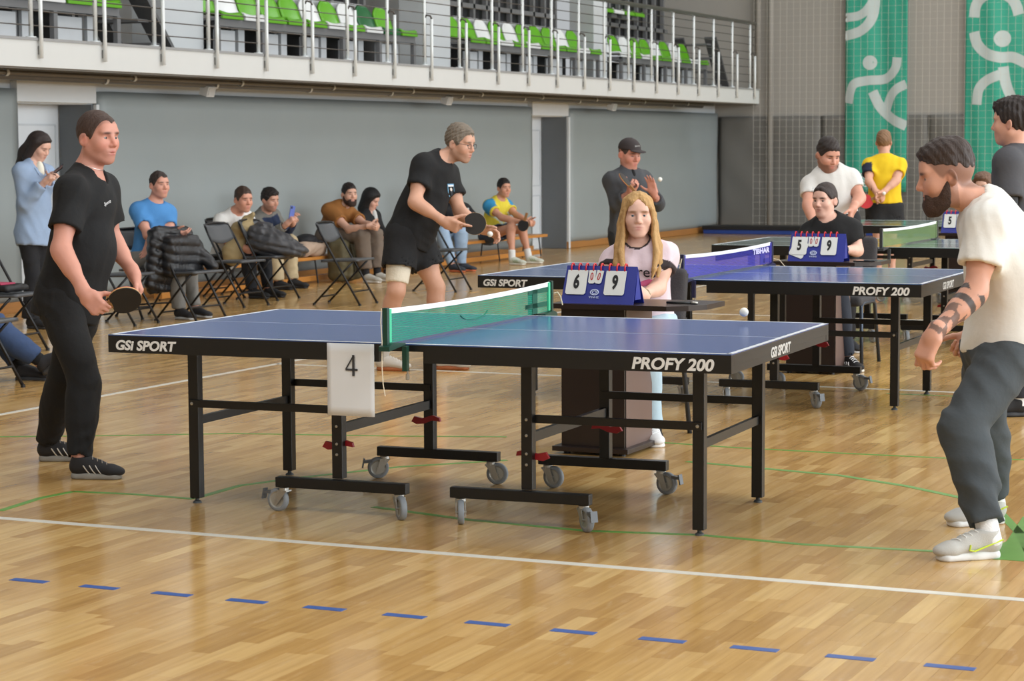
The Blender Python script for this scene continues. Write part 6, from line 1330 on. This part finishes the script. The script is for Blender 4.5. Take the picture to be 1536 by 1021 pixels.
p3 = person('man in blue T-shirt seated with crossed forearms on a folding chair', 19.9,
    dict(pel=(221, 391, 0.05), neck=(232, 304, 0.0), head=(239, 277, -0.03), elR=(222, 353, -0.22), wrR=(260, 347, -0.26), elL=(254, 352, -0.02), wrL=(224, 362, -0.32), kneeR=(264, 384, -0.28), ankR=(268, 455, -0.22), kneeL=(278, 372, 0.02), ankL=(292, 446, 0.0)),
    chest_f=(0.62, 0, -0.78), hip_f=(0.8, 0, -0.6), face=(0.66, 0.02, -0.75), hsc=1.0, wid=1.0, skin=(208, 152, 132), hair=(52, 40, 36), hair_kw=dict(t=0.005, top=0.004, fade=0.3, recede=0.012), scalp=0.3,
    shirt=dict(rgb=(74, 136, 196), sleeve=0.58, hem=0.06, loose=0.014), legs=dict(kind='long', rgb=(128, 126, 122), loose=0.02), toes=dict(R=V(0.8, 0, -0.6), L=V(0.8, 0, -0.6)), shoes=dict(upper=(40, 40, 44), sole=(190, 190, 190), vox=0.010, laces=False),
    hands=dict(R=dict(d=(0.9, -0.25, -0.1), t=(0, 0.5, -0.8), curls=((30, 30, 20),)*4), L=dict(d=(-0.3, -0.9, -0.2), t=(0.6, -0.2, -0.6), curls=((14, 14, 10),)*4)), seed=21, **BF)
p4 = person('man in white T-shirt leaning forward on the bench', 22.6,
    dict(pel=(334, 389, 0.25), neck=(353, 318, -0.02), head=(365, 299, -0.10), elR=(330, 356, -0.25), wrR=(368, 372, -0.36), elL=(393, 354, -0.10), wrL=(387, 371, -0.25), kneeR=(372, 378, -0.28), ankR=(378, 436, -0.25), kneeL=(395, 372, -0.05), ankL=(402, 432, -0.05)),
    chest_f=(0.68, -0.25, -0.72), hip_f=(0.85, 0, -0.5), face=(0.62, -0.08, -0.78), hsc=1.06, wid=1.0, skin=(212, 152, 128), hair=(66, 48, 38), hair_kw=dict(t=0.006, top=0.006, fade=0.3), scalp=0.3,
    shirt=dict(rgb=(232, 230, 226), sleeve=0.6, hem=0.06, loose=0.016), legs=dict(kind='long', rgb=(28, 30, 36), loose=0.016), toes=dict(R=V(0.9, 0, -0.4), L=V(0.9, 0, -0.4)), shoes=dict(upper=(24, 24, 26), sole=(34, 34, 36), vox=0.010, laces=False),
    hands=dict(R=dict(d=(0.7, -0.5, -0.2), t=(0.3, 0.6, -0.3), curls=((40, 40, 25),)*4), L=dict(d=(-0.1, -0.9, -0.2), t=(-0.3, 0.1, -0.8), curls=((40, 40, 25),)*4)), seed=22, **BF)
p5 = person('man in grey jacket and navy vest on the bench holding up a phone', 23.9,
    dict(pel=(392, 385, 0.20), neck=(397, 318, 0.0), head=(405, 300, -0.08), elR=(409, 352, -0.18), wrR=(430, 336, -0.32), elL=(428, 350, 0.12), wrL=(440, 333, -0.10), kneeR=(413, 365, -0.22), ankR=(416, 424, -0.2), kneeL=(435, 363, 0.05), ankL=(437, 418, 0.05)),
    chest_f=(0.82, -0.1, -0.55), hip_f=(0.88, 0, -0.46), face=(0.74, -0.12, -0.62), hsc=1.0, skin=(210, 158, 136), hair=(36, 28, 26), hair_kw=dict(t=0.014, top=0.012, fade=0.5), stub=0.35,
    shirt=dict(rgb=(120, 118, 112), sleeve=1.85, hem=0.06, loose=0.020, name='jacket', colour=lambda out: (lambda v: np.where(((np.abs((v-out['chest']) @ out['RC'][0]) < 0.135) & ((v-out['neck']) @ out['upc'] < -0.02))[:, None], A3(lin((34, 48, 78))), A3(lin((124, 122, 116)))))),
    legs=dict(kind='long', rgb=(190, 172, 138), loose=0.024, cuff=0.062), toes=dict(R=V(0.9, 0, -0.4), L=V(0.95, 0, -0.3)), shoes=dict(upper=(26, 26, 28), sole=(34, 34, 36), vox=0.010, laces=False),
    hands=dict(R=dict(d=(0.6, 0.6, -0.1), t=(0.1, 0.6, 0.4), curls=((45, 45, 25),)*4), L=dict(d=(0.1, 0.85, -0.3), t=(-0.2, 0.5, -0.6), curls=((45, 45, 25),)*4)), seed=23, **BF)
phone(P(438, 319, 23.6), V(0.15, 0.95, 0.1), V(-0.75, 0.1, 0.55), 'blue phone held up by the man in the grey jacket', (92, 112, 186))
p6_ = person('bearded man in rust brown T-shirt seated on the bench', 25.2,
    dict(pel=(492, 354, 0.15), neck=(513, 308, 0.0), head=(524, 291, -0.05), elR=(524, 344, -0.30), wrR=(554, 339, -0.44), elL=(549, 337, -0.12), wrL=(563, 338, -0.38), kneeR=(544, 354, -0.36), ankR=(549, 402, -0.35), kneeL=(564, 352, -0.10), ankL=(566, 400, -0.12)),
    chest_f=(0.66, -0.15, -0.75), hip_f=(0.85, 0, -0.5), face=(0.50, 0.0, -0.86), hsc=1.02, wid=0.98, skin=(212, 166, 144), hair=(38, 28, 26), hair_kw=dict(t=0.007, top=0.008, fade=0.2), beard=dict(rgb=(54, 36, 28), kw=dict(t=0.015, length=0.01)), stub=0.3,
    shirt=dict(rgb=(150, 98, 46), sleeve=0.6, hem=0.06, loose=0.018), legs=dict(kind='long', rgb=(112, 98, 86), loose=0.024, end=0.85, cuff=0.064), toes=dict(R=V(0.9, 0, -0.5), L=V(0.9, 0, -0.4)), shoes=dict(upper=(178, 174, 164), sole=(212, 210, 204), vox=0.010, laces=False),
    hands=dict(R=dict(d=(0.9, 0.0, 0.1), t=(0, 0.8, 0.2), curls=((50, 50, 30),)*4), L=dict(d=(0.3, -0.2, -0.7), t=(0.2, 0.8, 0), curls=((50, 50, 30),)*4)), seed=24, **BF)
for s in 'LR': sock(p6_, s, (34, 34, 38), 0.12, 0.044, 0.048)
def hood(S, c, R, sc, out):
    L = lambda x, y, z: A3(c)+(R[0]*x+R[1]*y+R[2]*z)*sc
    S.cone(L(0, -0.03, 0.05), L(0, -0.05, -0.13), 0.105*sc, 0.095*sc, k=0.04)
    S.ell(L(0, 0.10, -0.05), R, A3((0.075, 0.085, 0.10))*sc, 's', 0.02)
p7_ = person('woman with black hair and black cardigan bending on the bench', 26.3,
    dict(pel=(552, 362, 0.1), neck=(552, 317, 0.0), head=(557, 300, -0.05), elR=(558, 350, -0.2), wrR=(572, 355, -0.3), elL=(572, 348, 0.0), wrL=(582, 354, -0.15), kneeR=(582, 362, -0.2), ankR=(580, 398, -0.2), kneeL=(590, 360, 0.05), ankL=(592, 396, 0.05)),
    chest_f=(0.85, -0.1, -0.5), hip_f=(0.88, 0, -0.46), face=(0.84, -0.36, -0.40), sc=0.93, hsc=1.02, fem=1.0, jaw=0.93, skin=(222, 172, 152), hair=(22, 20, 22), hairstyle=hood, hair_kw=dict(t=0.02, top=0.008, fade=1.0, **HLF),
    shirt=dict(rgb=(26, 26, 29), sleeve=1.85, hem=0.08, loose=0.018, neck_drop=0.06, name='cardigan'), legs=dict(kind='long', rgb=(30, 30, 34), loose=0.016), toes=dict(R=V(0.9, 0, -0.4), L=V(0.9, 0, -0.4)), shoes=dict(upper=(40, 40, 42), sole=(60, 60, 60), vox=0.011, laces=False), seed=25, limb_s=0.92, vox=0.015, hvox=0.0055)
T = SDF(); T.ell(p7_['chest']+p7_['fc']*0.085, p7_['RC'], (0.045, 0.05, 0.14)); T.mesh('white_top', 0.010, p7_['base'], mat('white cotton', (214, 214, 212), 0.9), p7_['root'])
p9 = person('person in black T-shirt and light jeans seated behind the man with glasses', 27.4,
    dict(pel=(676, 364, 0.2), neck=(684, 306, 0.0), head=(674, 287, -0.05), elR=(694, 338, -0.2), wrR=(716, 342, -0.34), elL=(716, 332, 0.0), wrL=(728, 342, -0.2), kneeR=(664, 350, -0.45), ankR=(678, 391, -0.5), kneeL=(692, 350, -0.40), ankL=(692, 384, -0.35)),
    chest_f=(0.7, -0.1, -0.7), hip_f=(0.7, 0, -0.7), face=(0.5, -0.1, -0.85), skin=(210, 160, 138), hair=(50, 38, 34), shirt=dict(rgb=(24, 24, 27), sleeve=0.6, hem=0.06), legs=dict(kind='long', rgb=(150, 172, 196), loose=0.02), toes=dict(R=V(0.8, 0, -0.6), L=V(0.9, 0, -0.4)), shoes=dict(upper=(44, 50, 60), sole=(206, 110, 70), vox=0.011, laces=False), seed=26, vox=0.015, hvox=0.0055)
surf_patch(p9, 'shirt', P(700, 318, 27.2), P(700, 318, 27.2)-CAM, V(1, 0, 0), V(0, 1, 0), [(-0.03, 0.05), (0.03, 0.05), (0.03, -0.03), (0, -0.06), (-0.03, -0.03)], (206, 206, 204), 'emblem')
def jersey(out, v):
    col = np.tile(A3(lin((226, 208, 66))), (len(v), 1)); j = out['j']
    for s in 'LR':
        a, b = j['sh'+s], j['el'+s]; L = np.linalg.norm(b-a); d = (b-a)/L; q = v-a; h = q @ d; r = np.sqrt(np.maximum((q*q).sum(1)-h*h, 0)); m = (r < 0.11) & (h > -0.03) & (h < 0.46*L) & (np.abs((v-out['chest']) @ out['RC'][0]) > 0.12); col[m] = A3(lin((58, 150, 200)))
    pat = np.sin(v @ A3((40, 25, 60)))+np.sin(v @ A3((-30, 50, 45))); dz = (v-out['neck']) @ out['upc']
    m = (np.abs((v-out['chest']) @ out['RC'][0]) < 0.15) & (dz < -0.12) & (pat > 0.35); col[m] = A3(lin((196, 214, 206)))
    m = (dz < -0.36) & (pat > -0.1); col[m] = A3(lin((52, 70, 110)))
    return col
p10 = person('young man in yellow and blue jersey seated with a black bat', 28.9,
    dict(pel=(734, 352, 0.2), neck=(749, 299, 0.0), head=(756, 282, -0.05), elR=(752, 326, -0.28), wrR=(786, 334, -0.50), elL=(775, 323, -0.04), wrL=(793, 332, -0.36), kneeR=(767, 342, -0.42), ankR=(768, 379, -0.45), kneeL=(784, 343, -0.1), ankL=(793, 378, -0.12)),
    chest_f=(0.66, -0.15, -0.75), hip_f=(0.85, 0, -0.5), face=(0.52, 0.0, -0.85), hsc=1.0, skin=(206, 150, 124), hair=(34, 26, 24), hair_kw=dict(t=0.009, top=0.010, fade=0.3),
    shirt=dict(rgb=(222, 206, 70), sleeve=0.55, hem=0.06, loose=0.016, name='jersey', colour=lambda out: (lambda v: jersey(out, v))), legs=dict(kind='shorts', rgb=(60, 74, 92), end=0.6, loose=0.02), toes=dict(R=V(0.9, 0, -0.5), L=V(0.95, 0, -0.35)), shoes=dict(upper=(200, 204, 190), sole=(224, 222, 210), stripes=(96, 140, 60), vox=0.010, laces=False),
    hands=dict(R=dict(d=(0.9, -0.1, 0.1), t=(0.1, 0.7, 0.1), curls=((50, 50, 30),)*4), L=dict(d=(0.7, -0.3, -0.4), t=(0.1, 0.7, 0), curls=((50, 50, 30),)*4)), seed=27, **BF)

paddle(P(785, 338, 28.3), V(-0.25, -0.85, -0.1), V(-0.3, 0.1, -0.9), 'black bat in the hands of the young man in the jersey', (30, 28, 28), (40, 30, 30))
for s in 'LR': sock(p10, s, (222, 222, 220), 0.11, 0.044, 0.048)
# seated person at the left edge, only the legs in the picture
p19 = person('person in blue jeans and black clogs seated at the left edge', 14.55,
    dict(pel=(-62, 505, 0.15), neck=(-66, 372, 0.1), head=(-60, 330, 0.05), elR=(-50, 440, -0.1), wrR=(-52, 470, -0.2), elL=(-60, 440, 0.25), wrL=(-50, 470, 0.1), kneeR=(2, 498, -0.12), ankR=(62, 542, -0.05), kneeL=(-6, 488, 0.12), ankL=(32, 552, 0.06)),
    chest_f=FX, face=(0.9, 0, -0.4), skin=(208, 156, 134), hair=(60, 48, 40), shirt=dict(rgb=(70, 74, 80), sleeve=0.6, hem=0.06), legs=dict(kind='long', rgb=(52, 72, 108), loose=0.02, end=0.86, cuff=0.06), toes=dict(R=V(0.75, 0, -0.1), L=V(0.95, 0, -0.2)), seed=28, lift='R', vox=0.015, hvox=0.006)
for s in 'LR': sock(p19, s, (22, 22, 24), 0.16, 0.044, 0.05)
for s, tu in (('R', 0.75), ('L', 0.0)): shoe(p19['root'], p19['base'], p19['j']['ank'+s], V(0.95, 0, -0.2), 1.06, upper=(40, 40, 44), sole=(60, 61, 64), laces=False, toe_up=tu, vox=0.007)
